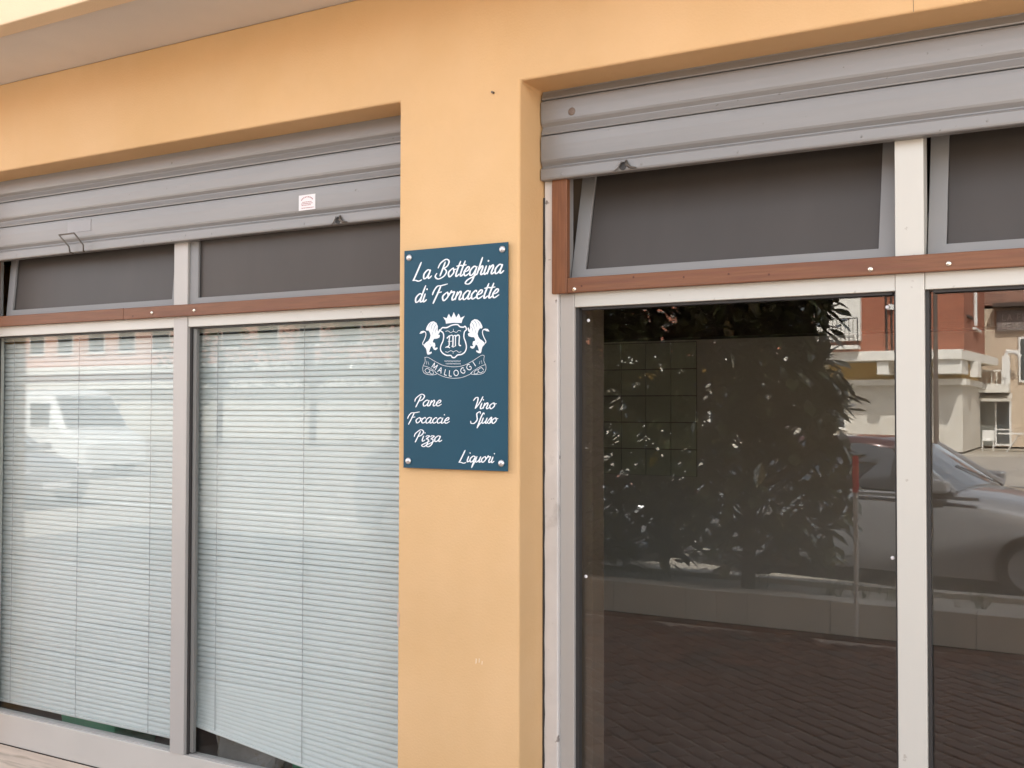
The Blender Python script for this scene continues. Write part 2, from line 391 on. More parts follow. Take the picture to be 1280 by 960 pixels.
# ------------------------------------------------------------------ roller shutters
def slat_profile(p=0.1185):
    # (y, z): y grows into the building
    return [(0.0115, 0.0), (0.0035, 0.002), (0.0025, 0.006), (0.0105, 0.0265), (0.0108, 0.0290), (0.0020, 0.0405), (0.0, 0.048),
            (-0.0008, 0.080), (0.0, 0.108), (0.0015, 0.1145), (0.006, p-0.0015), (0.018, p-0.0015), (0.020, 0.0)]
def shutter(label, x0, x1, zb, joints, yf, bolt=None, rail_h=0.0485, rivets=(), locks=(), handle=None, sticker=False):
    xm = 0.5*(x0+x1)
    t = thing('roller_shutter', label, 'shutter', (xm, yf, zb), 'half raised grey roller shutters')
    w = (x1-x0)/2
    # bottom slat: rail plus the flat face above it
    h1 = joints[0]-zb
    prof = [(0.0, 0.003), (-0.001, 0.008), (-0.0005, rail_h*0.76), (0.002, rail_h*0.86), (0.0105, rail_h*0.97), (0.0108, rail_h*1.04), (0.002, rail_h*1.30), (0.0, rail_h*1.45),
            (-0.0008, h1*0.75), (0.0, h1*0.92), (0.0015, h1-0.004), (0.006, h1-0.0015), (0.026, h1-0.0015), (0.034, rail_h), (0.034, 0.0), (0.003, 0.0)]
    MB().extrude_x(prof, -w, w).build('bottom_rail', SHUTTER, t, smooth=False)
    for j in joints:
        MB().extrude_x([(y, z+j-zb) for y, z in slat_profile()], -w, w).build('slat', SHUTTER, t)
    for x, z in rivets:
        MB().dome((x-xm, 0.0003, z-zb), 0.0045, 0.003, n=8, rings=3).build('rivet', SHUTTER, t)
    for x, z in locks:
        # torn lock hole: a dark socket with a bent lip
        a = MB(); a.cyl((x-xm, -0.0012, z-zb), (x-xm, 0.004, z-zb), 0.013, n=14).build('lock_hole', GASKET, t)
        MB().tube([(x-xm-0.030, -0.004, z-zb-0.013), (x-xm-0.016, -0.007, z-zb-0.004), (x-xm-0.004, -0.008, z-zb+0.015), (x-xm+0.010, -0.006, z-zb+0.013)], [0.002, 0.0035, 0.0035, 0.002], 6).build('lock_lip', SHUTTER, t, smooth=True)
        MB().tube([(x-xm+0.012, -0.003, z-zb+0.018), (x-xm+0.017, -0.009, z-zb+0.002), (x-xm+0.030, -0.009, z-zb-0.008), (x-xm+0.048, -0.004, z-zb-0.010)], [0.003, 0.006, 0.0045, 0.002], 7).build('lock_lip', RUST, t, smooth=True)
    if bolt:
        MB().dome((bolt[0]-xm, -0.0008, bolt[1]-zb), 0.0135, 0.004, n=14, rings=3).build('bolt', mat('brown_bolt', (0.20, 0.15, 0.12), 0.6, metal=0.4), t)
    if handle:
        hx, hz = handle[0]-xm, handle[1]-zb
        y = -0.002
        MB().tube([(hx-0.030, y, hz-0.008), (hx-0.030, y-0.018, hz-0.004), (hx-0.034, y-0.020, hz+0.020), (hx-0.055, y-0.050, hz+0.064), (hx-0.060, y-0.052, hz+0.070),
                   (hx+0.040, y-0.052, hz+0.070), (hx+0.046, y-0.050, hz+0.064), (hx+0.062, y-0.020, hz+0.020), (hx+0.060, y-0.018, hz-0.004), (hx+0.045, y, hz-0.006)], 0.0035, 8).build('pull_handle', RUST, t, smooth=True)
        MB().box(hx-0.07, hx+0.085, -0.0022, -0.0009, hz+0.086, hz+0.137).build('worn_label', mat('worn_label_film', (0.32, 0.31, 0.31), 0.5), t)
    if sticker:
        st = MB().box(-2.686-xm, -2.604-xm, -0.0022, -0.0009, 2.3605-zb, 2.4195-zb).build('sticker', STICK, t)
        st['label'] = 'small white maker sticker with red print on the shutter'
        pr = MB()
        for k in range(9):   # arched heading of tiny print
            a = R(150 - k*15); cx_, cz_ = -2.645-xm + 0.031*math.cos(a), 2.391-zb + 0.020*math.sin(a)
            pr.box(cx_-0.0022, cx_+0.0022, -0.0028, -0.0023, cz_-0.0022, cz_+0.0022)
        for zz, xa, xb in ((2.3915, -2.668, -2.622), (2.3855, -2.674, -2.616), (2.3795, -2.672, -2.626), (2.3690, -2.672, -2.612)):
            x = xa
            while x < xb:
                l_ = random.uniform(0.004, 0.010); pr.box(x-xm, min(x+l_, xb)-xm, -0.0028, -0.0023, zz-zb-0.0013, zz-zb+0.0013); x += l_ + 0.0018
        pr.build('print', STICKT, st)
    return t
YS = 0.138
shutter('half raised grey roller shutter with a wire handle and white sticker, left of the pillar', LX0+0.006, LX1-0.006, 2.293, [2.449, 2.5675], YS,
        rivets=[(-4.40, 2.308), (-4.02, 2.304), (-3.55, 2.308), (-3.15, 2.308), (-3.30, 2.314), (-2.66, 2.308)], locks=[(-2.495, 2.306)], handle=(-3.968, 2.297), sticker=True)
shutter('half raised grey roller shutter with a brown bolt head, right of the pillar', RX0+0.006, RX1-0.006, 2.366, [2.5185, 2.637], YS, bolt=(-1.513, 2.585), rail_h=0.0465,
        rivets=[(-1.55, 2.379), (-1.265, 2.381), (-0.95, 2.381), (-0.585, 2.383), (-0.255, 2.384), (0.1, 2.384)], locks=[(-1.329, 2.381)])

# guide rails that the shutters run in
def guide(label, x0, x1):
    g = thing('shutter_guide', label, 'shutter guide rail', (x0, 0.165, 0.012), 'shutter guide rails')
    w = x1-x0
    MB().box(0, w, 0, 0.10, 0, 2.72).build('rail', GUIDE, g, bevel=0.003)
    mb = MB(); rnd = random.Random(3)
    nv = 44
    for k in range(nv+1):
        z = 0.05 + 2.25*k/nv; d = rnd.uniform(0.0008, 0.0045)
        mb.v += [(-0.0035, -0.003, z), (d, -0.003, z), (d, 0.0, z), (-0.0035, 0.0, z)]
    for k in range(nv):
        for q in range(4): mb.f.append((k*4+q, k*4+(q+1) % 4, k*4+4+(q+1) % 4, k*4+4+q))
    mb.f += [(3, 2, 1, 0), (nv*4, nv*4+1, nv*4+2, nv*4+3)]
    mb.build('gap_shade_strip', GASKET, g)  # black strip stands in for the shade in the gap beside the rail
    return g
guide('chipped grey shutter guide rail against the right side of the pillar', -1.629, -1.577)
guide('grey shutter guide rail at the far left end of the left window', -4.725, -4.675)
guide('grey shutter guide rail beyond the pillar at the right end of the left window', -2.165, -2.118)
guide('grey shutter guide rail at the far right end of the right window', 0.74, 0.79)
# dark gaps beside the rails
# ------------------------------------------------------------------ shop windows
def screw(parent, x, z, y):
    s_ = MB().dome((x, y, z), 0.0085, 0.005, n=10, rings=3).build('screw', SCREW, parent, smooth=True)
    return s_
def bar(name, m_, parent, x0, x1, y0, y1, z0, z1, bev=0.002):
    return MB().box(x0, x1, y0, y1, z0, z1).build(name, m_, parent, bevel=bev)
def sash(parent, x0, x1, z0, z1, y0, tilt, fw=0.048, m_=ALUD, panel=FROST):
    """top light hinged at its bottom edge, leaning in by tilt; frame of four bars mitred as one mesh plus its panel"""
    s_ = link('transom_sash', None, parent, ((x0+x1)/2, y0, z0), (-tilt, 0, 0)); s_.empty_display_size = .1
    w = (x1-x0)/2; h = z1-z0
    mb = MB()
    o = [(-w, 0), (w, 0), (w, h), (-w, h)]; i_ = [(-w+fw, fw*.8), (w-fw, fw*.8), (w-fw, h-fw), (-w+fw, h-fw)]
    vs = [(x, 0, z) for x, z in o] + [(x, 0.0, z) for x, z in i_] + [(x, 0.035, z) for x, z in o] + [(x, 0.014, z) for x, z in i_]
    fs = []
    for k in range(4):
        n_ = (k+1) % 4
        fs += [(k, n_, 4+n_, 4+k), (8+k, 12+k, 12+n_, 8+n_), (k, 8+k, 8+n_, n_), (4+k, 4+n_, 12+n_, 12+k)]
    f = mb.add(vs, fs).build('sash_frame', m_, s_, bevel=0.0015)
    MB().box(-w+fw-0.004, w-fw+0.004, 0.013, 0.019, fw*.8-0.004, h-fw+0.004).build('pane', panel, s_)
    g = MB()
    for (xa, za), (xb, zb_) in zip(i_, i_[1:]+i_[:1]):
        g.tube([(xa, 0.011, za), (xb, 0.011, zb_)], 0.0018, 5)
    g.build('seal', GASKET, s_)
    return s_

YF = 0.18      # frame front face
# --- right window
W = thing('shop_window', 'dark tinted shop window with street reflections, right of the pillar', 'window', (0, 0, 0))
bar('jamb', ALUG, W, -1.5765, -1.524, YF, YF+0.06, 0.012, 1.984)
bar('jamb', ALU, W, 0.69, 0.735, YF, YF+0.06, 0.012, 1.984)
bar('mullion', ALU, W, -0.5015, -0.4235, YF-0.004, YF+0.065, 0.012, 2.62)
bar('head_rail', ALU, W, -1.5235, -0.502, YF, YF+0.06, 1.937, 2.028)
bar('head_rail', ALU, W, -0.423, 0.6895, YF, YF+0.06, 1.937, 2.028)
bar('bottom_rail', ALU, W, -1.5235, -0.502, YF, YF+0.06, 0.012, 0.115)
bar('bottom_rail', ALU, W, -0.423, 0.6895, YF, YF+0.06, 0.012, 0.115)
bar('upper_jamb', ALUD, W, -1.576, -1.556, YF+0.02, YF+0.06, 1.9845, 2.62)
bar('upper_head', ALUD, W, -1.556, 0.735, YF+0.03, YF+0.09, 2.62, 2.66)
for x0, x1 in ((-1.5235, -0.502), (-0.423, 0.6895)):
    gl = MB().box(x0+0.006, x1-0.006, 0.215, 0.221, 0.118, 1.933).build('glass_pane', GLASS, W)
    gk = MB()
    gk.box(x0+0.0005, x0+(0.012 if x0 < -1 else 0.009), YF+0.012, 0.2145, 0.116, 1.9365); gk.box(x1-0.006, x1-0.0005, YF+0.012, 0.2145, 0.116, 1.9365)
    gk.box(x0+0.0205, x1-0.0105, YF+0.012, 0.2145, 1.9285, 1.9365); gk.box(x0+0.0205, x1-0.0105, YF+0.012, 0.2145, 0.116, 0.124)
    gk.build('glazing_bead', GASKET, W)
for x, z in ((-1.488, 1.894), (-1.497, 1.037), (-0.520, 1.169), (-0.530, 1.895)):
    MB().dome((x, 0.2149, z), 0.006, 0.003, n=8, rings=2).build('glass_pad', STICK, W)
# wooden batten (horizontal + short upright) screwed to the frame
bar('wooden_batten', WOOD, W, -1.5385, 0.70, 0.155, YF-0.0005, 1.984, 2.034, 0.003)
up = bar('wooden_batten', WOODV, W, -1.596, -1.539, 0.154, YF-0.0005, 1.983, 2.372, 0.003)
for x, z in ((-1.512, 1.995), (-0.566, 2.001), (-0.357, 2.003), (0.35, 2.003)): screw(W, x, z, 0.155)
mbk = MB()
for x, z in ((-1.485, 2.004), (-1.30, 2.022), (-1.13, 2.012), (-0.86, 2.004), (-0.985, 2.013)): mbk.dome((x, 0.1552, z), 0.004, 0.0008, n=8, rings=2)
mbk.build('batten_knots', mat('wood_knot', (0.10, 0.035, 0.02), 0.7), W)
sash(W, -1.553, -0.505, 2.030, 2.58, 0.212, R(14), 0.050)
sash(W, -0.420, 0.685, 2.030, 2.58, 0.212, R(14), 0.050)

# --- left window
W2 = thing('shop_window', 'shop window with lowered white venetian blinds, left of the pillar', 'window', (0, 0, 0))
bar('jamb', ALU, W2, -4.674, -4.628, YF, YF+0.06, 0.155, 1.984)
bar('jamb', ALU, W2, -2.166, -2.20, YF, YF+0.06, 0.155, 1.984)
bar('mullion', ALUG, W2, -3.405, -3.324, YF-0.004, YF+0.065, 0.154, 2.62)
bar('head_rail', ALU, W2, -4.628, -3.4055, YF, YF+0.06, 1.937, 2.024)
bar('head_rail', ALU, W2, -3.3235, -2.20, YF, YF+0.06, 1.937, 2.024)
bar('sill_rail', mat('pinkish_aluminium', (0.56, 0.53, 0.485), 0.4, metal=0.15, var=0.05, vscale=3), W2, -4.674, -2.166, YF, YF+0.06, 0.0125, 0.1535)
bar('upper_head', ALUD, W2, -4.674, -2.166, YF+0.03, YF+0.09, 2.62, 2.66)
for k, (x0, x1) in enumerate(((-4.6275, -3.4055), (-3.3235, -2.2005))):
    MB().box(x0+0.006, x1-0.006, 0.215, 0.221, 0.156, 1.933).build('glass_pane', GLASSL, W2)
    gk = MB()
    gk.box(x0+0.0005, x0+0.011, YF+0.012, 0.2145, 0.155, 1.9365); gk.box(x1-0.008, x1-0.0005, YF+0.012, 0.2145, 0.155, 1.9365)
    gk.box(x0+0.0115, x1-0.0085, YF+0.012, 0.2145, 1.9305, 1.9365)
    MB().box(x0+0.0115, x1-0.0085, YF+0.014, 0.2145, 0.1540, 0.157).build('bottom_bead', ALUG, W2)
    gk.build('glazing_bead', GASKET, W2)
bar('stop_strip', mat('dull_strip', (0.19, 0.185, 0.17), 0.5), W2, -3.311, -3.292, YF+0.018, 0.2146, 0.163, 1.930, 0.001)
bar('wooden_batten', WOOD, W2, -3.690, -2.168, 0.155, YF-0.0005, 1.981, 2.030, 0.003)
bar('wooden_batten', WOOD, W2, -4.5765, -3.6915, 0.156, YF-0.0005, 1.982, 2.031, 0.003)
bar('wooden_batten', WOODV, W2, -4.634, -4.577, 0.154, YF-0.0005, 1.982, 2.32, 0.003)
for x, z in ((-3.512, 2.003), (-3.262, 2.002)): screw(W2, x, z, 0.155)
MB().dome((-3.63, 0.1552, 1.993), 0.005, 0.001, n=8, rings=2).build('batten_knots', MATS['wood_knot'], W2)
sash(W2, -4.57, -3.407, 2.028, 2.58, 0.205, R(5), 0.044)
sash(W2, -3.322, -2.168, 2.020, 2.58, 0.186, R(0.3), 0.048)

# ------------------------------------------------------------------ venetian blinds
def blind(label, x0, x1, ztop, zbot, cords, sag=0.0, yb=0.262):
    t = thing('venetian_blind', label, 'blind', ((x0+x1)/2, yb, zbot), 'white venetian blinds behind the left window')
    w = (x1-x0)/2; rnd = random.Random(int(abs(x0)*100))
    def prof(n=5, chord=0.0236, camber=0.0028):
        return [(camber*(1-(2*i/(n-1)-1)**2), chord*(i/(n-1)-0.5)) for i in range(n)]
    def slat_mesh(hw):
        mb = MB(); pts = prof()
        th = 0.0006
        a = [(-hw, -y, z) for y, z in pts]; b = [(hw, -y, z) for y, z in pts]
        a2 = [(-hw, -y+th, z) for y, z in reversed(pts)]; b2 = [(hw, -y+th, z) for y, z in reversed(pts)]
        ring_a = a + a2; ring_b = b + b2; n = len(ring_a)
        mb.add(ring_a + ring_b, [(i, (i+1) % n, n+(i+1) % n, n+i) for i in range(n)] + [tuple(range(n-1, -1, -1)), tuple(range(n, 2*n))])
        return mb.mesh('slat', BLIND, smooth=False)
    me = slat_mesh(w)
    MB().box(-w, w, -0.014, 0.014, ztop-zbot-0.027, ztop-zbot).build('head_rail', BLINDR, t, bevel=0.002)
    ps = 0.0226
    z = ztop - 0.027 - 0.021
    zs_ = []
    while z > zbot + (0.31 if sag else 0.012): zs_.append(z); z -= ps
    nlow = 0
    ang0 = math.atan2(sag, 2*w)
    for k, z in enumerate(zs_):
        o = link('slat', me, t, (rnd.uniform(-.0015, .0015), 0, z-zbot), (R(-17 + rnd.gauss(0, 2.4) + (rnd.choice((-9, -7, 6)) if rnd.random() < 0.09 else 0)), rnd.uniform(-.0006, .0006), 0))
    if sag:
        # lowest slats settle on the crooked bottom rail
        n_ = 12; zl = zs_[-1]; zlow_l, zlow_r = zbot + sag + 0.012, zbot + 0.012
        for k in range(1, n_+1):
            f = k/(n_+0.6)
            lz = zl + (zlow_l - zl)*f; rz_ = zl + (zlow_r - zl)*f
            o = link('slat', me, t, (-0.006*max(0, k-5), -0.001*k, (lz+rz_)/2-zbot), (R(-17 + rnd.uniform(-2, 2)), math.atan2(lz-rz_, 2*w), 0))
    br = MB().box(-w-0.018*(1 if sag else 0), w, -0.012, 0.010, -0.006, 0.007).build('bottom_rail', BLINDR, t, bevel=0.003)
    br.location = (0, -0.010 if sag else 0, sag/2); br.rotation_euler = (R(-20) if sag else 0, ang0, 0)
    for x in cords:
        xl = x-(x0+x1)/2
        zend = sag*(0.5 - xl/(2*w)) if sag else 0
        MB().cyl((xl, -0.0165, zend), (xl, -0.0165, ztop-zbot-0.02), 0.0014, n=5).build('ladder_cord', CORD, t)
    return t
blind('lowered white venetian blind hanging straight, in the far left pane', -4.665, -3.468, 1.943, 0.183, (-4.56, -4.09, -3.615))
blind('lowered white venetian blind with a crooked sagging bottom rail, beside the pillar', -3.368, -2.20, 1.943, 0.120, (-3.217, -2.748), sag=0.143)

# things standing behind the left glass
g1 = thing('storage_box', 'green plastic box just showing beneath the far left blind', 'box', (-4.10, 0.45, 0.006))
bx = MB()
bx.add([(-0.17,-0.12,0),(0.17,-0.12,0),(0.17,0.12,0),(-0.17,0.12,0),(-0.20,-0.14,0.26),(0.20,-0.14,0.26),(0.20,0.14,0.26),(-0.20,0.14,0.26)],
       [(0,3,2,1),(0,1,5,4),(1,2,6,5),(2,3,7,6),(3,0,4,7)])
bx.build('box_body', GREENB, g1, bevel=0.006)
MB().box(-0.212, 0.212, -0.152, 0.152, 0.255, 0.285).build('lid', GREENB, g1, bevel=0.008)
g2 = thing('storage_box', 'green plastic box just showing under the crooked blind by the pillar', 'box', (-2.72, 0.50, 0.006))
link('box_body', bpy.data.objects['box_body'].data, g2); link('lid', bpy.data.objects['lid'].data, g2)
sk = thing('paper_sack', 'crumpled grey and brown printed paper sack under the crooked blind', 'sack', (-3.15, 0.44, 0.006))
mb = MB(); rnd = random.Random(5); nx_, nz_ = 9, 7
ring = []
for j in range(nz_):
    z = 0.30*j/(nz_-1)
    for i in range(20):
        a = 2*math.pi*i/20; k = 1 + rnd.uniform(-.12, .12); kk = (1 - 0.55*(j/(nz_-1))**3)
        ex = lambda v: math.copysign(abs(v)**0.55, v)
        mb.v.append((0.20*ex(math.cos(a))*k, 0.085*ex(math.sin(a))*k*kk, z + rnd.uniform(-.006, .006)*(0 < j)))
for j in range(nz_-1):
    for i in range(20): mb.f.append((j*20+i, j*20+(i+1) % 20, (j+1)*20+(i+1) % 20, (j+1)*20+i))
mb.f.append(tuple(range((nz_-1)*20, nz_*20))); mb.f.append(tuple(range(19, -1, -1)))
mb.build('sack_body', PAPER, sk)
MB().tube([(-0.15, -0.03, 0.29), (0, -0.045, 0.315), (0.15, -0.03, 0.29)], [0.012, 0.016, 0.012], 7).build('rolled_top', PAPER, sk)

# stone threshold
th = thing('stone_threshold', 'veined travertine threshold slab under the left window', 'threshold', (-3.4, 0.03, 0))
MB().box(-1.32, 1.28, -0.10, 0.145, -0.02, 0.012).build('slab', TRAV, th, bevel=0.003)
th2 = thing('stone_threshold', 'travertine threshold slab under the right dark window', 'threshold', (-0.42, 0.03, 0))
MB().box(-1.205, 1.205, -0.10, 0.145, -0.02, 0.0115).build('slab', TRAV, th2, bevel=0.003)

# ------------------------------------------------------------------ the sign
sx0, sz0, SW, SH = -2.081, 1.394, 0.412, 0.747
sign = thing('shop_sign', 'blue rectangular sign with white script lettering and lion crest on the pillar', 'sign', (sx0, -0.014, sz0))
MB().box(0, SW, 0, 0.004, 0, SH).build('panel', SIGN, sign, bevel=0.0006)
mb = MB()
for x, z in ((0.021, 0.722), (0.391, 0.724), (0.021, 0.024), (0.389, 0.026)):
    s_ = MB().dome((x, -0.0006, z), 0.0115, 0.0075, n=16, rings=5).build('dome_screw', CHROME, sign, smooth=True)
    MB().cyl((x, 0.004, z), (x, 0.0145, z), 0.008, n=10).build('standoff', CHROME, s_)

def catmull(pts, sub=7):
    P = [Vector((p[0], p[1])) for p in pts]
    if len(P) < 3: 
        return [P[0].lerp(P[-1], i/sub) for i in range(sub+1)]
    out = []
    for i in range(len(P)-1):
        p0 = P[max(i-1, 0)]; p1 = P[i]; p2 = P[i+1]; p3 = P[min(i+2, len(P)-1)]
        for k in range(sub):
            t = k/sub
            out.append(0.5*((2*p1) + (p2-p0)*t + (2*p0-5*p1+4*p2-p3)*t*t + (3*p1-p0-3*p2+p3)*t**3))
    out.append(P[-1])
    return out
LAY = [0]
def ribbon(mb, pts, wfun, y=None):
    """flat print: a ribbon along pts (mm in sign space), width from wfun(direction, t)"""
    if y is None:
        LAY[0] += 1; y = -0.0006 - 0.00001*(LAY[0] % 60)
    n = len(pts); vs = []
    for i, p in enumerate(pts):
        yy = y - 0.00009*i/n
        d = (pts[min(i+1, n-1)] - pts[max(i-1, 0)])
        d = d.normalized() if d.length > 1e-9 else Vector((1, 0))
        w = wfun(d, i/(n-1))*0.5; nn = Vector((-d.y, d.x))
        a = p + nn*w; b = p - nn*w
        vs += [(a.x/1000, yy, a.y/1000), (b.x/1000, yy, b.y/1000)]
    mb.add(vs, [(2*i, 2*i+1, 2*i+3, 2*i+2) for i in range(n-1)])
def poly(mb, pts):
    LAY[0] += 1; y = -0.0006 - 0.00001*(LAY[0] % 60)
    mb.add([(p[0]/1000, y, p[1]/1000) for p in pts], [tuple(range(len(pts)))])

BOWL = [(0.64, 0.86), (0.36, 1.02), (0.04, 0.55), (0.17, 0.0), (0.48, 0.22), (0.66, 0.92)]
G = {   # brush script: strokes on a grid where the x-height is 1, then the advance
 'a': ([BOWL, [(0.67, 1.02), (0.58, 0.3), (0.70, 0.0), (0.98, 0.3)]], 0.86),
 'o': ([[(0.36, 1.0), (0.03, 0.52), (0.26, 0.0), (0.60, 0.5), (0.40, 1.0), (0.56, 0.80), (0.80, 0.88)]], 0.72),
 'e': ([[(0.04, 0.42), (0.42, 0.62), (0.47, 0.92), (0.28, 1.0), (0.03, 0.45), (0.25, 0.0), (0.68, 0.34)]], 0.62),
 't': ([[(0.34, 1.75), (0.18, 0.4), (0.28, 0.0), (0.56, 0.28)], [(-0.02, 1.18), (0.60, 1.26)]], 0.50),
 'g': ([BOWL, [(0.67, 1.0), (0.56, -0.45), (0.26, -0.95), (-0.15, -0.86), (0.02, -0.48), (0.62, -0.10), (0.95, 0.28)]], 0.84),
 'h': ([[(0.18, 2.0), (0.03, 0.0)], [(0.05, 0.35), (0.34, 0.98), (0.48, 0.78), (0.42, 0.2), (0.54, 0.0), (0.80, 0.28)]], 0.74),
 'i': ([[(0.10, 1.0), (0.04, 0.25), (0.16, 0.0), (0.42, 0.28)], [(0.15, 1.42), (0.19, 1.60)]], 0.38),
 'n': ([[(0.09, 1.0), (0.01, 0.0)], [(0.03, 0.35), (0.33, 0.99), (0.48, 0.78), (0.42, 0.2), (0.54, 0.0), (0.80, 0.28)]], 0.74),
 'd': ([BOWL, [(0.78, 2.0), (0.60, 0.35), (0.70, 0.0), (0.96, 0.28)]], 0.86),
 'r': ([[(-0.05, 0.55), (0.10, 1.12), (0.14, 0.92), (0.44, 0.98), (0.36, 0.3), (0.48, 0.0), (0.74, 0.28)]], 0.70),
 'c': ([[(0.50, 0.80), (0.34, 1.0), (0.04, 0.5), (0.24, 0.0), (0.64, 0.32)]], 0.57),
 'z': ([[(0.0, 0.80), (0.18, 1.02), (0.46, 0.92), (0.16, 0.45), (0.44, 0.32), (0.40, -0.5), (0.08, -0.95), (-0.24, -0.72), (0.10, -0.38), (0.70, 0.12)]], 0.60),
 'u': ([[(0.07, 1.0), (0.01, 0.3), (0.18, 0.0), (0.48, 0.4), (0.57, 0.9)], [(0.59, 1.0), (0.52, 0.25), (0.62, 0.0), (0.86, 0.28)]], 0.78),
 's': ([[(-0.05, 0.25), (0.36, 1.08), (0.40, 0.55), (0.28, 0.02), (0.02, 0.12)], [(0.26, 0.02), (0.62, 0.30)]], 0.54),
 'f': ([[(0.52, 1.55), (0.34, 1.80), (0.18, 1.2), (0.06, 0.0), (-0.02, -0.85)], [(-0.02, -0.85), (0.22, -0.1), (0.52, 0.30)]], 0.44),
 'q': ([BOWL, [(0.67, 1.0), (0.52, -1.0)], [(0.53, -0.95), (0.72, -0.1), (0.94, 0.28)]], 0.82),
 'L': ([[(0.40, 2.0), (0.22, 1.0), (0.02, 0.02), (-0.10, -0.12)], [(-0.12, -0.10), (0.25, -0.12), (0.62, -0.24), (0.98, -0.10)]], 1.02),
 'B': ([[(0.52, 1.80), (0.30, 0.15)], [(-0.12, 0.55), (-0.22, 0.15), (0.20, -0.15), (0.74, 0.12), (0.92, 0.62), (0.62, 1.0), (0.50, 1.02), (0.86, 1.30), (0.92, 1.82), (0.52, 2.08), (0.02, 1.68), (-0.14, 1.1)]], 1.16),
 'F': ([[(-0.22, 0.75), (-0.16, 1.25), (0.08, 1.78), (0.50, 1.84), (1.15, 2.0)], [(0.46, 1.80), (0.30, 0.8), (0.08, -0.30)], [(0.22, 0.98), (0.74, 1.08)]], 0.92),
 'P': ([[(0.46, 1.78), (0.30, 0.8), (0.12, -0.22)], [(-0.16, 0.75), (-0.12, 1.35), (0.42, 2.05), (0.86, 1.74), (0.74, 1.15), (0.36, 0.84)]], 0.92),
 'V': ([[(-0.28, 1.35), (-0.06, 1.86), (0.24, 1.80), (0.26, 0.8), (0.20, 0.0)], [(0.20, 0.0), (0.58, 1.0), (0.80, 2.10)]], 0.78),
 'S': ([[(0.84, 1.62), (0.72, 2.02), (0.36, 1.72), (0.46, 1.2), (0.60, 0.60), (0.32, 0.0), (-0.12, 0.02), (-0.24, 0.42)]], 0.90),
}
def script(text, x0, x1, base, xh, pen):
    pen *= 1.0
    mb = MB(); adv = 0; items = []
    for c in text:
        if c == ' ': adv += 0.75; continue
        st, a = G[c]; items.append((st, adv)); adv += a
    sc = (x1-x0)/(adv + 0.15); sh = 0.30
    def wf(d, t):
        steep = abs(d.y)
        w = pen*(0.62 + 0.55*steep*(1 if d.y < 0 else 0.75))
        return w*(0.55 + 0.45*min(1, min(t, 1-t)*9))
    for st, a in items:
        for s_ in st:
            pts = catmull([((p[0]+a)*sc + p[1]*xh*sh + x0, base + p[1]*xh) for p in s_])
            ribbon(mb, pts, wf)
    return mb.build('lettering', PRINT, sign)
script('La Botteghina', 40, 396, 646, 29, 5.6)
script('di Fornacette', 44, 380, 567, 28, 5.6)
script('Pane', 48, 158, 212, 19.5, 4.3)
script('Focaccie', 20, 190, 154, 19, 4.2)
script('Pizza', 46, 158, 92, 19, 4.2)
script('Vino', 282, 368, 203, 19.5, 4.3)
script('Sfuso', 276, 374, 155, 19, 4.2)
script('Liquori', 228, 364, 27, 19.5, 4.3)

# crest: traced in the emblem's own drawing units, then placed on the panel in millimetres
def E(p): return Vector((161 + (p[0]-395)*0.331, 511 - (p[1]-155)*0.281 - (p[0]-525)*0.0068))
crest = MB()
def erib(pts, w, closed=False, sub=5):
    q = catmull([E(p) for p in (pts + [pts[0]] if closed else pts)], sub); ribbon(crest, q, lambda d, t: w)
def epoly(pts, smooth=True): poly(crest, [E(p) for p in pts])
epoly([(430,235),(425,200),(395,155),(440,172),(452,142),(465,118),(480,145),(492,168),(508,140),(523,98),(540,135),(552,166),(566,145),(581,118),(596,145),(606,170),(655,147),(627,195),(618,232),(525,226)])
erib([(430,222),(525,214),(617,220)], 1.0)
erib([(482,262),(525,250),(572,251),(600,276),(640,281),(660,272),(676,308),(652,338),(646,400),(666,460),(676,520),(660,572),(620,604),(570,612),(540,640),(510,640),(490,617),(440,615),(394,590),(367,550),(370,500),(396,440),(404,385),(394,342),(364,318),(386,284),(420,284),(450,280)], 4.4, True)
lion = [(185,300),(195,270),(215,235),(245,210),(280,203),(315,225),(332,265),(330,310),(337,330),(350,298),(361,310),(352,345),(332,365),(347,365),(358,376),(350,402),(320,414),(286,416),(272,440),(272,458),(296,465),(303,500),(292,520),(310,524),(325,518),(330,535),(306,552),(284,546),(270,520),(265,502),(247,512),(236,540),(226,575),(240,577),(254,568),(260,586),(236,602),(210,607),(199,590),(195,560),(186,530),(160,502),(165,480),(190,455),(215,440),(234,410),(243,375),(234,340),(216,312),(196,316)]
mir = lambda pts: [(1050-x, y-14) for x, y in pts]
tail = [(158,492),(146,468),(168,422),(185,372),(182,338),(162,325),(140,334)]
tuft = [(105,352),(124,322),(160,316),(166,334),(134,348)]
for f in (lambda p: p, mir):
    epoly(f(lion)); erib(f(tail), 3.2); epoly(f(tuft))
# blackletter M
for pts, w in (([(442,412),(462,392),(476,384),(470,440),(470,492),(446,520)], 4.2), ([(426,524),(446,512),(480,526)], 3.2), ([(476,384),(500,374),(516,384)], 3.0), ([(516,380),(516,440),(514,506)], 4.8),
               ([(500,504),(518,516),(536,506)], 2.6), ([(518,388),(540,376),(548,386)], 3.0), ([(546,382),(546,440),(546,508)], 4.0), ([(548,390),(574,374),(592,386),(590,440),(590,492),(612,500)], 4.4), ([(455,450),(505,446)], 1.6)):
    erib(pts, w)
for pts in ([(425,330),(455,322),(488,342),(522,330),(556,342),(584,320),(612,328)], [(520,300),(522,330)], [(425,570),(452,578),(490,560),(522,572),(556,560),(590,580),(616,570)], [(520,572),(518,596)]):
    erib(pts, 1.5)
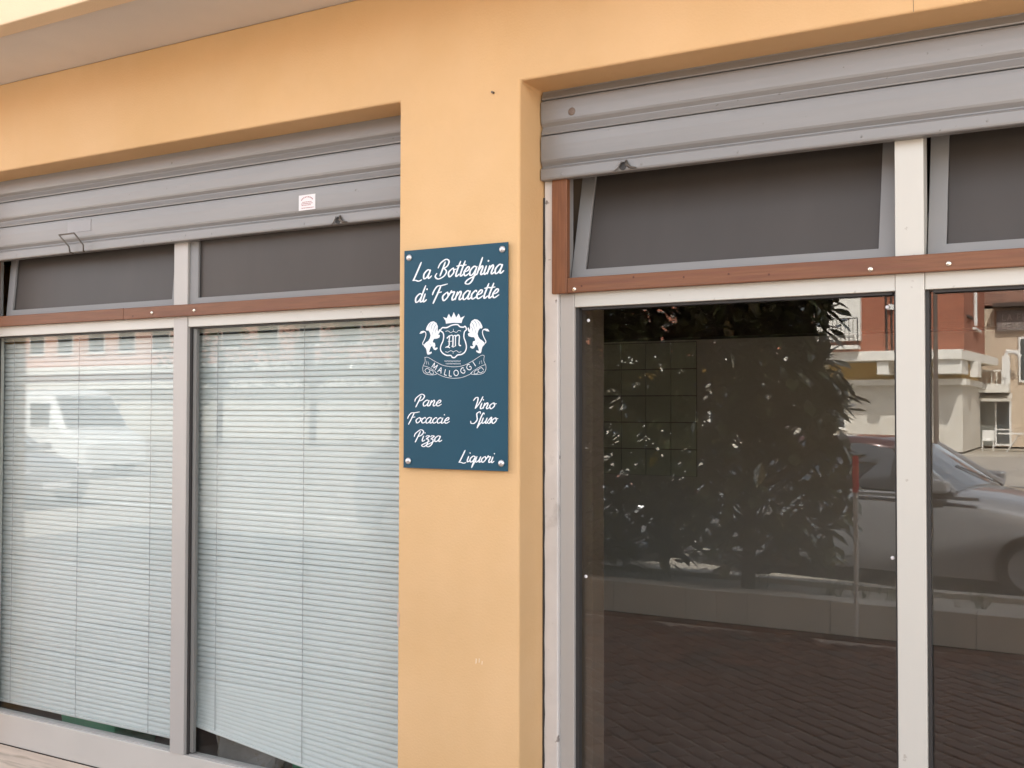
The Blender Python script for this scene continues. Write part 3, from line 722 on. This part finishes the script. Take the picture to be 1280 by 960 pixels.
# tiny caption lines under the shield, as illegible in life as here
for yy, xa, xb in ((684, 418, 612), (715, 432, 602)):
    x = xa
    while x < xb:
        erib([(x, yy-8), (x+2, yy+8)], 1.0, sub=2); erib([(x, yy-6), (x+7, yy+(5 if int(x) % 3 else -5))], 0.8, sub=2); x += 13
# banner
for pts, w in (([(176,640),(215,640),(300,688),(400,735),(525,752),(640,737),(750,682),(850,618),(886,620)], 1.3), ([(300,815),(340,842),(420,874),(525,889),(630,876),(720,838),(745,815)], 1.3),
               ([(172,636),(176,690),(150,750),(150,800),(172,832),(220,848),(282,850),(322,838)], 1.3), ([(886,622),(880,680),(904,740),(900,790),(876,824),(830,838),(760,842),(724,832)], 1.3),
               ([(160,742),(200,752),(250,774),(296,806),(322,838)], 1.2), ([(896,726),(856,740),(800,772),(752,804),(724,832)], 1.2),
               ([(172,800),(200,770),(236,800),(206,830),(176,806)], 1.6), ([(236,790),(268,800),(280,836),(246,838),(232,812)], 1.6), ([(880,790),(850,760),(812,792),(842,822),(876,800)], 1.6), ([(812,784),(782,796),(766,830),(800,832),(818,806)], 1.6),
               ([(196,680),(192,724)], 1.0), ([(212,690),(224,730)], 1.0), ([(852,674),(858,716)], 1.0), ([(836,684),(826,720)], 1.0)):
    erib(pts, w)
LET = {'M': [[(-.42,-.5),(-.36,.5)],[(-.36,.5),(0,-.4)],[(0,-.4),(.36,.5)],[(.36,.5),(.42,-.5)]], 'A': [[(-.38,-.5),(0,.5)],[(0,.5),(.38,-.5)],[(-.2,-.1),(.2,-.1)]], 'L': [[(-.22,.5),(-.22,-.5)],[(-.22,-.5),(.28,-.5)]],
       'O': [[(0,.5),(-.38,.25),(-.38,-.25),(0,-.5),(.38,-.25),(.38,.25),(0,.5)]], 'G': [[(.32,.32),(.05,.5),(-.36,.2),(-.36,-.22),(0,-.5),(.32,-.35),(.32,0),(.08,0)]], 'I': [[(0,.5),(0,-.5)]]}
for c, x, y, a in (('M',296,746,-33),('A',362,792,-24),('L',432,818,-14),('L',487,830,-5),('O',554,824,6),('G',634,796,20),('G',706,756,30),('I',768,716,36)):
    ca, sa = math.cos(R(-a)), math.sin(R(-a))
    for st in LET[c]:
        pts = [(x + 62*(p[0]*ca - (-p[1])*sa), y + 68*(p[0]*sa + (-p[1])*ca)) for p in st]
        erib(pts, 2.6, sub=5 if len(pts) > 2 else 2)
crest.build('crest', PRINT, sign)
LAY[0] = 0         # mane and limb lines left in the panel colour
for f in (lambda p: p, mir):
    for pts, w in (([(250,222),(228,250),(222,285)], 1.3), ([(288,218),(262,250),(252,300)], 1.4), ([(314,240),(290,275),(280,325)], 1.4), ([(322,285),(304,318),(300,352)], 1.2), ([(270,330),(262,372)], 1.1), ([(232,470),(246,496)], 1.1)):
        q = catmull([E(p) for p in f(pts)], 5); ln = MB(); ribbon(ln, q, lambda d, t: w*(0.4+0.6*math.sin(math.pi*t)), -0.00135); ln.build('crest_line', SIGN, sign)

# ------------------------------------------------------------------ ground
tag(MB().box(-160, 120, -150, 40, -0.5, -0.125).build('ground', GROUND), kind='structure')
tag(MB().box(-120, 60, -37.0, -4.5, -0.20, -0.105).build('road', ASPH), kind='structure')
pv = tag(MB().box(-40, 14, -4.05, 0.13, -0.3, -0.011).build('pavement', JOINT), kind='structure')
# brick pavers laid in running bond at an angle; the nearest are single objects, the rest one mesh
rnd = random.Random(11)
def paver_mesh(hx, hy, name='paving_brick'):
    mb = MB(); c = 0.006
    mb.add([(-hx,-hy,-0.03),(hx,-hy,-0.03),(hx,hy,-0.03),(-hx,hy,-0.03),(-hx,-hy,-c),(hx,-hy,-c),(hx,hy,-c),(-hx,hy,-c),
            (-hx+c,-hy+c,0),(hx-c,-hy+c,0),(hx-c,hy-c,0),(-hx+c,hy-c,0)],
           [(0,1,5,4),(1,2,6,5),(2,3,7,6),(3,0,4,7),(4,5,9,8),(5,6,10,9),(6,7,11,10),(7,4,8,11),(8,9,10,11)])
    return mb
pme = paver_mesh(0.0945, 0.0445).mesh('paving_brick', PAVE)
ang = R(38); ca, sa = math.cos(ang), math.sin(ang)
cand = []
for i in range(-60, 60):
    for j in range(-110, 110):
        u = i*0.2 + (0.1 if j % 2 else 0); v = j*0.1
        x = -1.6 + u*ca - v*sa; y = -2.3 + u*sa + v*ca
        if -6.5 < x < 1.3 and -4.0 < y < -0.24: cand.append((abs(x+0.9)*0.9 + abs(y+1.9), x, y))
cand.sort()
rest = MB(); src = paver_mesh(0.0945, 0.0445)
for k, (d, x, y) in enumerate(cand):
    dz = -0.004 + rnd.uniform(-.0025, .0025); rz_ = ang + rnd.uniform(-.02, .02); rx_ = rnd.uniform(-.012, .012); ry_ = rnd.uniform(-.012, .012)
    if k < 260:
        link('paving_brick', pme, pv, (x, y, dz), (rx_, ry_, rz_))
    else:
        c_, s__ = math.cos(rz_), math.sin(rz_)
        rest.add([(x + a*c_ - b*s__, y + a*s__ + b*c_, z + dz + a*ry_) for a, b, z in src.v], src.f)
o = rest.build('paving_bricks', PAVE, pv); o['kind'] = 'stuff'
MB().box(-40, 14, -4.155, -4.055, -0.3, 0.0).build('kerb_stone', PAVE, pv, bevel=0.008)
for x, y, r in ((-1.70, -3.30, 0.035), (-0.95, -2.4, 0.03)):
    pass

# far pavement in front of the opposite houses
tag(MB().box(-120, 60, -37.9, -37.05, -0.3, -0.04).build('far_pavement', CONC), kind='structure')
for k in range(30):
    x = -60 + k*2.9
    pass
dash = MB()
for k in range(24): dash.box(-62 + k*3.0, -61.0 + k*3.0, -30.1, -29.85, -0.104, -0.101)
dash.box(-120, 60, -9.4, -9.25, -0.104, -0.1008)
o = dash.build('road_marking', PAINTW); tag(o, kind='structure')

# ------------------------------------------------------------------ raised planter with magnolia, pole
pl = thing('planter', 'low raised planter bed of weathered concrete blocks along the pavement', 'planter', (-3.0, -4.7, -0.1))
x = -9.0; mbk = []
while x < 2.4:
    L = rnd.choice((0.95, 0.24, 0.60, 1.0)); 
    MB().box(x+3.0+0.002, x+L+3.0-0.002, 0.30+rnd.uniform(0, .004), 0.50+rnd.uniform(-.004, .004), 0.0, 0.335+rnd.uniform(-.006, .004)).build('block', CONC, pl, bevel=0.008)
    x += L
MB().box(-6.0, 5.4, -0.52, -0.40, 0.0, 0.31).build('rear_kerb', CONC, pl, bevel=0.008)
MB().box(-6.0, 5.4, -0.395, 0.295, 0.0, 0.27).build('soil', SOIL, pl)

def leaf_mesh_add(mb, c, d, up, L, Wd, curl):
    d = d.normalized(); s_ = d.cross(up); s_ = s_.normalized() if s_.length > 1e-4 else d.orthogonal().normalized(); n_ = s_.cross(d)
    P = lambda t, a, h: c + d*(L*t) + s_*(Wd*a) + n_*(h*L)
    vs = [P(0,0,0), P(.25,.36,.03-curl*.06), P(.25,-.36,.03-curl*.06), P(.3,0,-.02-curl*.08), P(.6,.48,.02-curl*.35), P(.6,-.48,.02-curl*.35), P(.62,0,-.03-curl*.36), P(1,0,-curl)]
    mb.add(vs, [(0,1,3),(0,3,2),(1,4,6,3),(2,3,6,5),(4,7,6),(5,6,7)])
def magnolia(label, x, y, h, rx_, ry_, nclump, seed, zlo=0.35, lean=0.0):
    r_ = random.Random(seed)
    t = thing('magnolia_tree', label, 'tree', (x, y, 0.168), 'magnolias growing in the planter')
    tr = MB(); tips = []
    tr.tube([(0, 0, 0), (0.03, 0.02, h*0.3), (-0.03, 0.03, h*0.62), (0.02, 0, h*0.9)], [0.055, 0.045, 0.03, 0.012], 8)
    for k in range(nclump):
        a = r_.uniform(0, 2*math.pi); q = r_.random()
        z = zlo + (h - zlo)*r_.random()**0.85
        rad = (0.35 + 0.65*math.sqrt(q))*(1 - 0.35*((z-zlo)/(h-zlo))**3)
        e = Vector((rx_*rad*math.cos(a) + lean*z, ry_*rad*math.sin(a), z)); tips.append(e)
        if k % 3 == 0:
            b0 = Vector((0, 0, max(0.2, z - 0.45))); mid = b0.lerp(e, 0.5) + Vector((0, 0, -0.05))
            tr.tube([b0, mid, e], [0.016, 0.011, 0.005], 5)
    tr.build('trunk', BARK, t, smooth=True)
    cr = MB(); yl = MB()
    for e in tips:
        ax = Vector((e.x, e.y, 0.5)).normalized()
        n_ = r_.randint(6, 10); ph = r_.uniform(0, 6.28)
        u = ax.orthogonal().normalized(); w = ax.cross(u)
        for i in range(n_):
            a = ph + 2.4*i; el = r_.uniform(0.1, 0.9)
            d = (u*math.cos(a) + w*math.sin(a))*math.cos(el) + ax*math.sin(el)
            c = e - ax*0.02*i + Vector((r_.uniform(-.03, .03), r_.uniform(-.03, .03), r_.uniform(-.03, .03)))
            tgt = yl if r_.random() < 0.004 else cr
            leaf_mesh_add(tgt, c, d, Vector((r_.uniform(-.3, .3), r_.uniform(-.3, .3), 1)), r_.uniform(0.13, 0.22), r_.uniform(0.070, 0.105), r_.uniform(0.0, 0.25))
    cr.build('crown', LEAF, t)
    if yl.f: yl.build('yellow_leaf', YLEAF, t)
    return t
magnolia('bushy dark leaved magnolia at the right end of the planter, reflected in the dark window', -2.42, -4.72, 2.75, 0.84, 0.46, 520, 21, 0.30)
magnolia('taller dark leaved magnolia in the planter, left of the bushy one', -3.75, -4.74, 3.0, 0.90, 0.46, 560, 33, 0.22)
gr = MB(); r_ = random.Random(9)
for k in range(420):
    bx_, by_ = r_.uniform(-6.5, 1.5), r_.uniform(-5.05, -4.42)
    if math.sin(bx_*3.1)+math.sin(bx_*7.7+1) < 0.1: continue
    for q in range(5):
        a = r_.uniform(0, 6.28); L = r_.uniform(.06, .2); w_ = .004
        tip = (bx_ + math.cos(a)*L*.5, by_ + math.sin(a)*L*.5, 0.166+L)
        gr.add([(bx_-w_*math.sin(a), by_+w_*math.cos(a), 0.166), (bx_+w_*math.sin(a), by_-w_*math.cos(a), 0.166), tip], [(0, 1, 2)])
o = gr.build('planter_grass', GRASS); tag(o, 'sparse tufts of grass growing along the planter bed', 'grass', kind='stuff')

pole = thing('marker_pole', 'thin pale marker pole with a red band at its top, by the planter', 'pole', (-1.473, -4.105, 0.0))
MB().cyl((0, 0, 0), (0, 0, 1.02), 0.017, n=10).build('shaft', POLE, pole)
MB().cyl((0, 0, 1.02), (0, 0, 1.26), 0.021, n=12).build('red_band', POLER, pole)
MB().dome((0, 0, 1.26), 0.021, 0.012, (0, 0, 1), 12, 3).build('cap', POLER, pole)

# ------------------------------------------------------------------ vehicles
def loft(mb, secs):
    n = len(secs[0]); o = len(mb.v)
    for s_ in secs: mb.v += s_
    for k in range(len(secs)-1):
        for i in range(n-1): mb.f.append((o+k*n+i, o+k*n+i+1, o+(k+1)*n+i+1, o+(k+1)*n+i))
    mb.f.append(tuple(o+i for i in range(n))); mb.f.append(tuple(o+(len(secs)-1)*n+i for i in range(n-1, -1, -1)))
def car(label, loc, rz, paint, roofp, group):
    t = thing('parked_car', label, 'car', loc, group, rz)
    st = [(2.12, .30, .56, .52), (2.05, .20, .66, .72), (1.85, .17, .74, .82), (1.2, .16, .86, .86), (0.80, .16, .93, .875), (0.0, .16, .95, .88), (-1.0, .16, .96, .88), (-1.75, .17, .98, .86), (-2.05, .2, .96, .80), (-2.15, .30, .84, .66)]
    mb = MB(); secs = []
    for x, zb, zt, w in st:
        secs.append([(x, -w*.90, zb), (x, -w*1.0, zb+.16), (x, -w*1.01, (zb+zt)*.55), (x, -w*.97, zt-.06), (x, -w*.86, zt), (x, -w*.4, zt+.025), (x, 0, zt+.03), (x, w*.4, zt+.025), (x, w*.86, zt), (x, w*.97, zt-.06), (x, w*1.01, (zb+zt)*.55), (x, w*1.0, zb+.16), (x, w*.90, zb)])
    loft(mb, secs); b = mb.build('body', paint, t, smooth=True); m_ = b.modifiers.new('s', 'SUBSURF'); m_.levels = 1; m_.render_levels = 1
    # cabin: glass shell with painted roof and pillars
    cab = [(0.70, .93, .78, .935, .70), (0.10, .93, .79, 1.33, .60), (-0.25, .95, .80, 1.385, .60), (-0.9, .95, .80, 1.40, .60), (-1.45, .96, .79, 1.33, .58), (-2.0, .97, .74, .985, .62)]
    mb = MB(); secs = []
    for x, z0, w0, z1, w1 in cab:
        secs.append([(x, -w0, z0), (x, -w1, z1), (x, -w1*.5, z1+.025), (x, 0, z1+.033), (x, w1*.5, z1+.025), (x, w1, z1), (x, w0, z0)])
    loft(mb, secs); mb.build('greenhouse_glass', CARG, t, smooth=False)
    rf = MB(); secs = []
    for x, z0, w0, z1, w1 in cab[1:5]:
        secs.append([(x, -w1-.012, z1-.03), (x, -w1, z1+.012), (x, -w1*.5, z1+.04), (x, 0, z1+.048), (x, w1*.5, z1+.04), (x, w1, z1+.012), (x, w1+.012, z1-.03)])
    loft(rf, secs); rf.build('roof', roofp, t, smooth=True)
    for s_ in (-1, 1):
        pil = lambda a, b, r: MB().tube([a, b], r, 6).build('pillar', paint, t)
        pil((0.72, s_*.775, .93), (0.10, s_*.607, 1.335), 0.034); pil((-2.0, s_*.73, .975), (-1.42, s_*.59, 1.335), 0.05); pil((-0.55, s_*.805, .95), (-0.62, s_*.61, 1.40), 0.03)
        MB().box(-0.16+.66, .04+.66, s_*.90-.06, s_*.90+.06, .93, 1.06).build('door_mirror', paint, t, bevel=0.03)
        MB().box(-1.7, 0.95, s_*.872-.006, s_*.872+.012, .875, .905).build('belt_trim', RIM, t)
        MB().box(1.92, 2.06, s_*.60-.16, s_*.60+.16, .56, .69).build('headlight', LAMP, t, bevel=0.03)
        for dx in (0.55, -0.55): MB().box(dx-.004, dx+.004, s_*.893-.003, s_*.893+.003, .25, .93).build('door_gap', GASKET, t)
        for x in (1.38, -1.32):
            w = link('wheel', None, t, (x, s_*.80, .30))
            MB().cyl((0, -.09, 0), (0, .09, 0), .30, n=24).build('tyre', TYRE, w)
            MB().cyl((0, -.095, 0), (0, .095, 0), .19, n=18).build('rim', RIM, w)
    MB().add([(0.66, -.66, .965), (0.66, .66, .965), (0.12, .55, 1.335), (0.12, -.55, 1.335), (0.80, -.60, 1.0), (0.80, 0.60, 1.0), (0.80, 0, 1.012), (0.12, 0, 1.375)][:4] + [(0.63, -.66, .945), (0.63, .66, .945), (0.09, .55, 1.315), (0.09, -.55, 1.315)], [(0,1,2,3),(4,7,6,5),(0,4,5,1),(1,5,6,2),(2,6,7,3),(3,7,4,0)]).build('windscreen', mat('windscreen_sky_tone', (0.36, 0.42, 0.48), 0.25, spec=0.4, coat=0.25), t)  # pale blue-grey base colour stands in for sky reflected in the windscreen
    MB().tube([(0.74, -.55, .95), (0.45, -.1, 1.14)], 0.006, 5).build('wiper', GASKET, t)
    MB().box(2.07, 2.13, -.26, .26, .36, .47).build('number_plate', STICK, t)
    return t
car('silver grey car with a maroon roof parked beside the planter, reflected in the dark window', (-1.70, -7.85, -0.105), R(11), CARP, CARRED, 'cars parked in the street')
car('silver grey car added behind the maroon roofed car to hide bright road below the magnolias', (-6.25, -8.0, -0.105), 0, CARP, CARP, 'cars parked in the street')  # added car: covers the sunlit road that would show beneath the magnolias
car('lone silver car parked further up the street, reflected in the left window', (-17.2, -8.0, -0.105), 0, CARP, CARP, 'cars parked in the street')
def van(label, loc, rz):
    t = thing('parked_van', label, 'van', loc, None, rz)
    mb = MB(); secs = []
    for x, zb, zt, w in ((2.45, .35, .85, .80), (2.3, .25, 1.05, .92), (1.65, .22, 1.22, .97), (1.05, .22, 2.0, .96), (0.7, .22, 2.15, .95), (-2.3, .22, 2.18, .95), (-2.45, .3, 2.05, .9)):
        secs.append([(x, -w, zb), (x, -w*1.02, (zb+zt)*.4), (x, -w*.98, zt-.3 if zt > 1.5 else zt-.1), (x, -w*.86, zt-.04), (x, -w*.4, zt), (x, w*.4, zt), (x, w*.86, zt-.04), (x, w*.98, zt-.3 if zt > 1.5 else zt-.1), (x, w*1.02, (zb+zt)*.4), (x, w, zb)])
    loft(mb, secs); mb.build('body', WHITEV, t)
    MB().add([(1.68, -.80, 1.25), (1.68, .80, 1.25), (1.10, .74, 1.98), (1.10, -.74, 1.98), (1.60, -.80, 1.22), (1.60, .80, 1.22), (1.02, .74, 1.95), (1.02, -.74, 1.95)], [(0,1,2,3),(4,7,6,5),(0,4,5,1),(1,5,6,2),(2,6,7,3),(3,7,4,0)]).build('windscreen', CARG, t)
    for s_ in (-1, 1):
        MB().box(.35, 1.15, s_*.945-.03, s_*.945+.03, 1.22, 1.80).build('side_window', CARG, t, bevel=.02)
        for x in (1.5, -1.5):
            w = link('wheel', None, t, (x, s_*.86, .33)); MB().cyl((0, -.1, 0), (0, .1, 0), .33, n=22).build('tyre', TYRE, w); MB().cyl((0, -.105, 0), (0, .105, 0), .2, n=16).build('rim', RIM, w)
    return t
van('white delivery van parked far up the street, reflected in the left window', (-23.0, -14.0, -0.105), 0.1)

# ------------------------------------------------------------------ houses opposite (seen in the glass)
def far_window(parent, x, z, w, h, yf, name='window'):
    f = MB().box(x-w/2-.06, x+w/2+.06, yf-.02, yf+.05, z-.06, z+h+.06).build(name, WFRAME, parent)
    MB().box(x-w/2, x+w/2, yf+.051, yf+.06, z, z+h).build('pane', DWIN, f)
    MB().box(x-w/2-.12, x+w/2+.12, yf+.0, yf+.16, z-.13, z-.065).build('sill', WHITEC, f)
    return f
A = thing('brick_house', 'red brick house with a white concrete slab over its ground floor, across the street', 'house', (-16, -38, -0.04))
def AX(mb): mb.v = [(x+16, y+38, z+0.04) for x, y, z in mb.v]; return mb
AX(MB().box(-28, -4.25, -46, -38.0, 3.74, 10.2)).build('brick_wall', BRICK, A)
AX(MB().add([(-28, -37.6, 3.42), (-4.3, -37.6, 3.42), (-3.72, -46, 3.46), (-28, -46, 3.42), (-28, -37.6, 3.78), (-4.3, -37.6, 3.78), (-3.72, -46, 3.78), (-28, -46, 3.78)],
            [(0,3,2,1),(4,5,6,7),(0,1,5,4),(1,2,6,5),(2,3,7,6),(3,0,4,7)])).build('floor_slab', WHITEC, A)
for x0, x1 in ((-7.28, -6.86), (-5.30, -4.32), (-12.2, -11.6), (-9.9, -9.4), (-16, -15.4), (-20, -19.4)):
    AX(MB().box(x0, x1, -40.0, -37.75, 2.90, 3.418)).build('beam', WHITEC, A)
AX(MB().box(-4.28, -4.0, -41.5, -40.2, 2.83, 3.418)).build('beam', WHITEC, A)
AX(MB().box(-28, -4.5, -46, -39.4, 2.74, 3.418)).build('ochre_band', OCHRE, A)
AX(MB().box(-28, -4.3, -46, -38.9, 2.50, 2.737)).build('lintel_band', WHITEC, A)
AX(MB().box(-28, -4.45, -46, -39.2, -0.04, 2.497)).build('ground_wall', PALEW, A)
for x in (-9.6, -13.5, -17.5, -21.5, -25.5):
    far_window(A, x+16, 0.9, 1.6, 1.3, -1.2); 
for x in (-10.6, -14.2, -18.2, -22.2, -25.8):
    for z in (4.75, 7.6): far_window(A, x+16, z, 1.2, 1.5, 0.0)
# tiled balcony bay with railing
AX(MB().box(-9.6, -7.88, -38.0, -37.7, 4.2, 10.0)).build('white_bay', WHITEC, A)
rl = MB()
for k in range(12): rl.box(-9.55+.15*k, -9.53+.15*k, -37.2, -37.18, 4.0, 5.0)
rl.box(-9.6, -7.86, -37.21, -37.17, 5.0, 5.04); rl.box(-7.9, -7.86, -37.21, -37.17, 4.0, 5.0)
AX(rl).build('balcony_railing', DARKM, A)
AX(MB().box(-9.7, -7.86, -37.7, -37.15, 3.86, 4.0)).build('balcony_floor', WHITEC, A)
AX(MB().cyl((-4.19, -41.5, 4.9), (-4.19, -41.5, 9.9), 0.07, n=8)).build('downpipe', WFRAME, A)
AX(MB().box(-4.26, -4.12, -43.2, -41.0, 4.72, 4.80)).build('ledge', WFRAME, A)
AX(MB().box(-4.26, -4.16, -40.4, -38.8, 5.05, 5.13)).build('ledge', EAVE, A)
AX(MB().tube([(-6.75, -37.98, 9.5), (-6.98, -37.94, 6.5), (-6.95, -37.94, 3.8)], 0.035, 6)).build('cable', DARKM, A)
AX(MB().tube([(-6.6, -37.98, 9.5), (-6.78, -37.94, 6.0), (-6.76, -37.94, 3.8)], 0.03, 6)).build('cable', DARKM, A)
AX(MB().box(-6.87, -6.68, -37.97, -37.85, 5.35, 5.55)).build('meter_box', WFRAME, A)
AX(MB().box(-28.3, -3.9, -46.3, -37.4, 10.2, 10.5)).build('roof', EAVE, A)

B = thing('tan_house', 'tan rendered house with a small balcony and awning, set back across the street', 'house', (2, -46.4, -0.04))
def BX(mb): mb.v = [(x-2, y+46.4, z+0.04) for x, y, z in mb.v]; return mb
BX(MB().box(-6.0, 14, -56, -46.4, -0.04, 5.98)).build('wall', TAN, B)
BX(MB().box(-3.79, 14, -46.38, -46.2, 4.95, 5.85)).build('sign_board', mat('dark_fascia', (0.20, 0.165, 0.15), 0.85), B)  # dark brown is the board's own colour
BX(MB().box(-3.9, 14.2, -56.2, -45.7, 5.99, 6.16)).build('eave', EAVE, B)
BX(MB().box(-5.9, 13.9, -55.9, -46.9, 6.165, 9.0)).build('upper_brick', BRICK2, B)
BX(MB().box(-14.2+9.4, -3.28, -46.39, -45.3, 2.30, 2.67)).build('balcony', WHITEC, B)
rl = MB()
for k in range(8): rl.box(-4.75+.2*k, -4.72+.2*k, -45.36, -45.33, 2.67, 3.2)
rl.box(-4.8, -3.3, -45.37, -45.32, 3.2, 3.25)
BX(rl).build('balcony_railing', WFRAME, B)
for a in ((-3.50, 3.30, -46.37, -46.2, 2.68, 3.9),):
    BX(MB().box(-3.55, -3.25, -45.9, -45.6, 2.672, 3.85)).build('chimney_flue', WFRAME, B)
    BX(MB().tube([(-3.4, -45.75, 3.85), (-3.35, -45.75, 4.05), (-3.0, -45.75, 4.0), (-2.85, -45.75, 3.8)], 0.1, 8)).build('flue_cowl', WFRAME, B)
BX(MB().box(-4.5, -3.92, -46.39, -46.3, 0.0, 2.1)).build('door', SHADE, B)
f = BX(MB().box(-3.90, -3.25, -46.39, -46.28, 0.0, 2.1)).build('glazed_door', WFRAME, B)
BX(MB().box(-3.82, -3.33, -46.275, -46.265, 0.75, 2.0)).build('pane', DWIN, f); BX(MB().box(-3.82, -3.33, -46.275, -46.265, 0.1, 0.68)).build('pane', DWIN, f)
aw = MB().add([(-4.6, -46.39, 2.28), (-3.2, -46.39, 2.28), (-3.2, -45.5, 2.05), (-4.6, -45.5, 2.05), (-4.6, -46.39, 2.25), (-3.2, -46.39, 2.25), (-3.2, -45.5, 1.92), (-4.6, -45.5, 1.92)], [(0,1,2,3),(4,7,6,5),(0,4,5,1),(1,5,6,2),(2,6,7,3),(3,7,4,0)])
BX(aw).build('awning', AWN, B)
BX(MB().box(-2.95, -2.2, -46.39, -46.3, 2.75, 4.7)).build('window', WFRAME, B)
BX(MB().box(-2.87, -2.28, -46.295, -46.285, 2.85, 4.6)).build('window_pane', DWIN, B)
# faded lettering on the board, reading right way round in the glass
def far_text(s_, x, z, h):
    mb = MB(); strokes = {'L': [((0,1),(0,0)),((0,0),(.5,0))], 'A': [((0,0),(.3,1)),((.3,1),(.6,0)),((.12,.4),(.48,.4))], 'F': [((0,0),(0,1)),((0,1),(.5,1)),((0,.5),(.4,.5))], 'E': [((0,0),(0,1)),((0,1),(.5,1)),((0,.5),(.4,.5)),((0,0),(.5,0))],
                          'B': [((0,0),(0,1)),((0,1),(.45,.9)),((.45,.9),(0,.5)),((0,.5),(.5,.25)),((.5,.25),(0,0))], 'V': [((0,1),(.3,0)),((.3,0),(.6,1))], ' ': []}
    cx_ = x
    for c in s_:
        for a, b in strokes[c]: mb.tube([(cx_+a[0]*h, -46.19, z+a[1]*h), (cx_+b[0]*h, -46.19, z+b[1]*h)], h*.09, 5)
        cx_ += h*.75
    BX(mb).build('board_lettering', LETTER, B)
far_text('LA FE', -3.55, 5.42, 0.26); far_text('BEVE', -3.55, 5.03, 0.26)

Cc = thing('pink_house', 'long pink house with white floor bands far down the street', 'house', (-50, -38, -0.04))
def CX(mb): mb.v = [(x+50, y+38, z+0.04) for x, y, z in mb.v]; return mb
CX(MB().box(-80, -28.6, -48, -38, -0.04, 9.5)).build('wall', PINK, Cc)
CX(MB().box(-80, -28.6, -37.99, -37.96, -0.04, 2.64)).build('ground_storey', PALEW, Cc)
CX(MB().box(-80, -28.6, -37.99, -37.4, 2.65, 3.05)).build('floor_band', WHITEC, Cc)
CX(MB().box(-80, -28.6, -37.99, -37.0, 3.55, 3.95)).build('floor_band', WHITEC, Cc)
CX(MB().box(-80.3, -28.4, -48.3, -37.2, 9.5, 9.8)).build('roof', EAVE, Cc)
for k in range(9):
    if k < 5: CX(MB().box(-78+5.4*k, -75.6+5.4*k, -37.95, -37.85, 0.0, 2.3)).build('garage_door', WHITEC if k % 3 else SHADE, Cc)
    far_window(Cc, -78+5.4*k+52.2, 4.9, 1.3, 1.6, 0.0); far_window(Cc, -78+5.4*k+49.6, 4.9, 1.3, 1.6, 0.0)

tb = thing('trestle_table', 'white folding table outside the tan house across the street', 'table', (-2.6, -43.0, -0.125))
MB().box(-0.9, 0.9, -.4, .4, .71, .75).build('tabletop', WFRAME, tb)
for s_ in (-1, 1):
    MB().tube([(s_*.15, -.3, .71), (s_*.6, -.3, 0)], .025, 6).build('leg', WFRAME, tb); MB().tube([(s_*.15, .3, .71), (s_*.6, .3, 0)], .025, 6).build('leg', WFRAME, tb)
ch = thing('garden_chair', 'white plastic garden chair beside the folding table across the street', 'chair', (-3.9, -43.0, -0.125))
MB().box(-.22, .22, -.22, .22, .42, .46).build('seat', WFRAME, ch); MB().box(-.22, .22, -.24, -.2, .46, .85).build('backrest', WFRAME, ch)
for a in (-1, 1):
    for b in (-1, 1): MB().cyl((a*.2, b*.19, 0), (a*.2, b*.19, .42), .02, n=6).build('leg', WFRAME, ch)
lp = thing('street_lamp', 'slender dark street lamp post across the street', 'street lamp', (-4.6, -33.0, -0.105))
MB().cyl((0, 0, 0), (0, 0, 6.5), .09, .06, 10).build('post', mat('brown_post', (0.10, 0.075, 0.06), 0.6), lp)
MB().tube([(0, 0, 6.45), (0.25, 0, 6.9), (0.8, 0, 7.0)], .04, 6).build('arm', MATS['brown_post'], lp)
MB().box(.6, 1.2, -.12, .12, 6.92, 7.04).build('lamp_head', RIM, lp, bevel=.03)
def street_tree(label, x, y, h, r, seed):
    r_ = random.Random(seed)
    t = thing('street_tree', label, 'tree', (x, y, -0.12), 'street trees along the far kerb')
    tr = MB(); tr.tube([(0, 0, 0), (.05, .03, h*.3), (-.04, 0, h*.6), (.03, 0, h*.85)], [.16, .13, .09, .03], 8)
    cr = MB()
    for k in range(60):
        a = r_.uniform(0, 6.28); b = math.acos(r_.uniform(-1, 1)); q = r_.uniform(.45, 1)
        c = Vector((math.cos(a)*math.sin(b)*r*q, math.sin(a)*math.sin(b)*r*q, h*.62 + math.cos(b)*h*.36*q))
        if k % 4 == 0: tr.tube([(0, 0, h*.35), Vector((0, 0, h*.35)).lerp(c, .5) + Vector((0, 0, .15)), c], [.06, .04, .012], 5)
        for i in range(26):
            d = Vector((r_.gauss(0, 1), r_.gauss(0, 1), r_.gauss(0, 1))).normalized()
            leaf_mesh_add(cr, c + d*r_.uniform(.1, .62), Vector((r_.gauss(0, 1), r_.gauss(0, 1), r_.gauss(-.3, 1))), Vector((0, 0, 1)), r_.uniform(.16, .3), r_.uniform(.1, .16), .1)
    tr.build('trunk', BARK, t, smooth=True); cr.build('crown', LEAF, t)
street_tree('broad street tree nearest the brick house across the road', -24.5, -30.6, 6.5, 2.3, 3)
street_tree('middle street tree of the row in front of the pink house', -29.5, -31.5, 7.2, 2.6, 4)
street_tree('far street tree of the row, at the pink house end', -34.5, -31.0, 6.8, 2.5, 5)
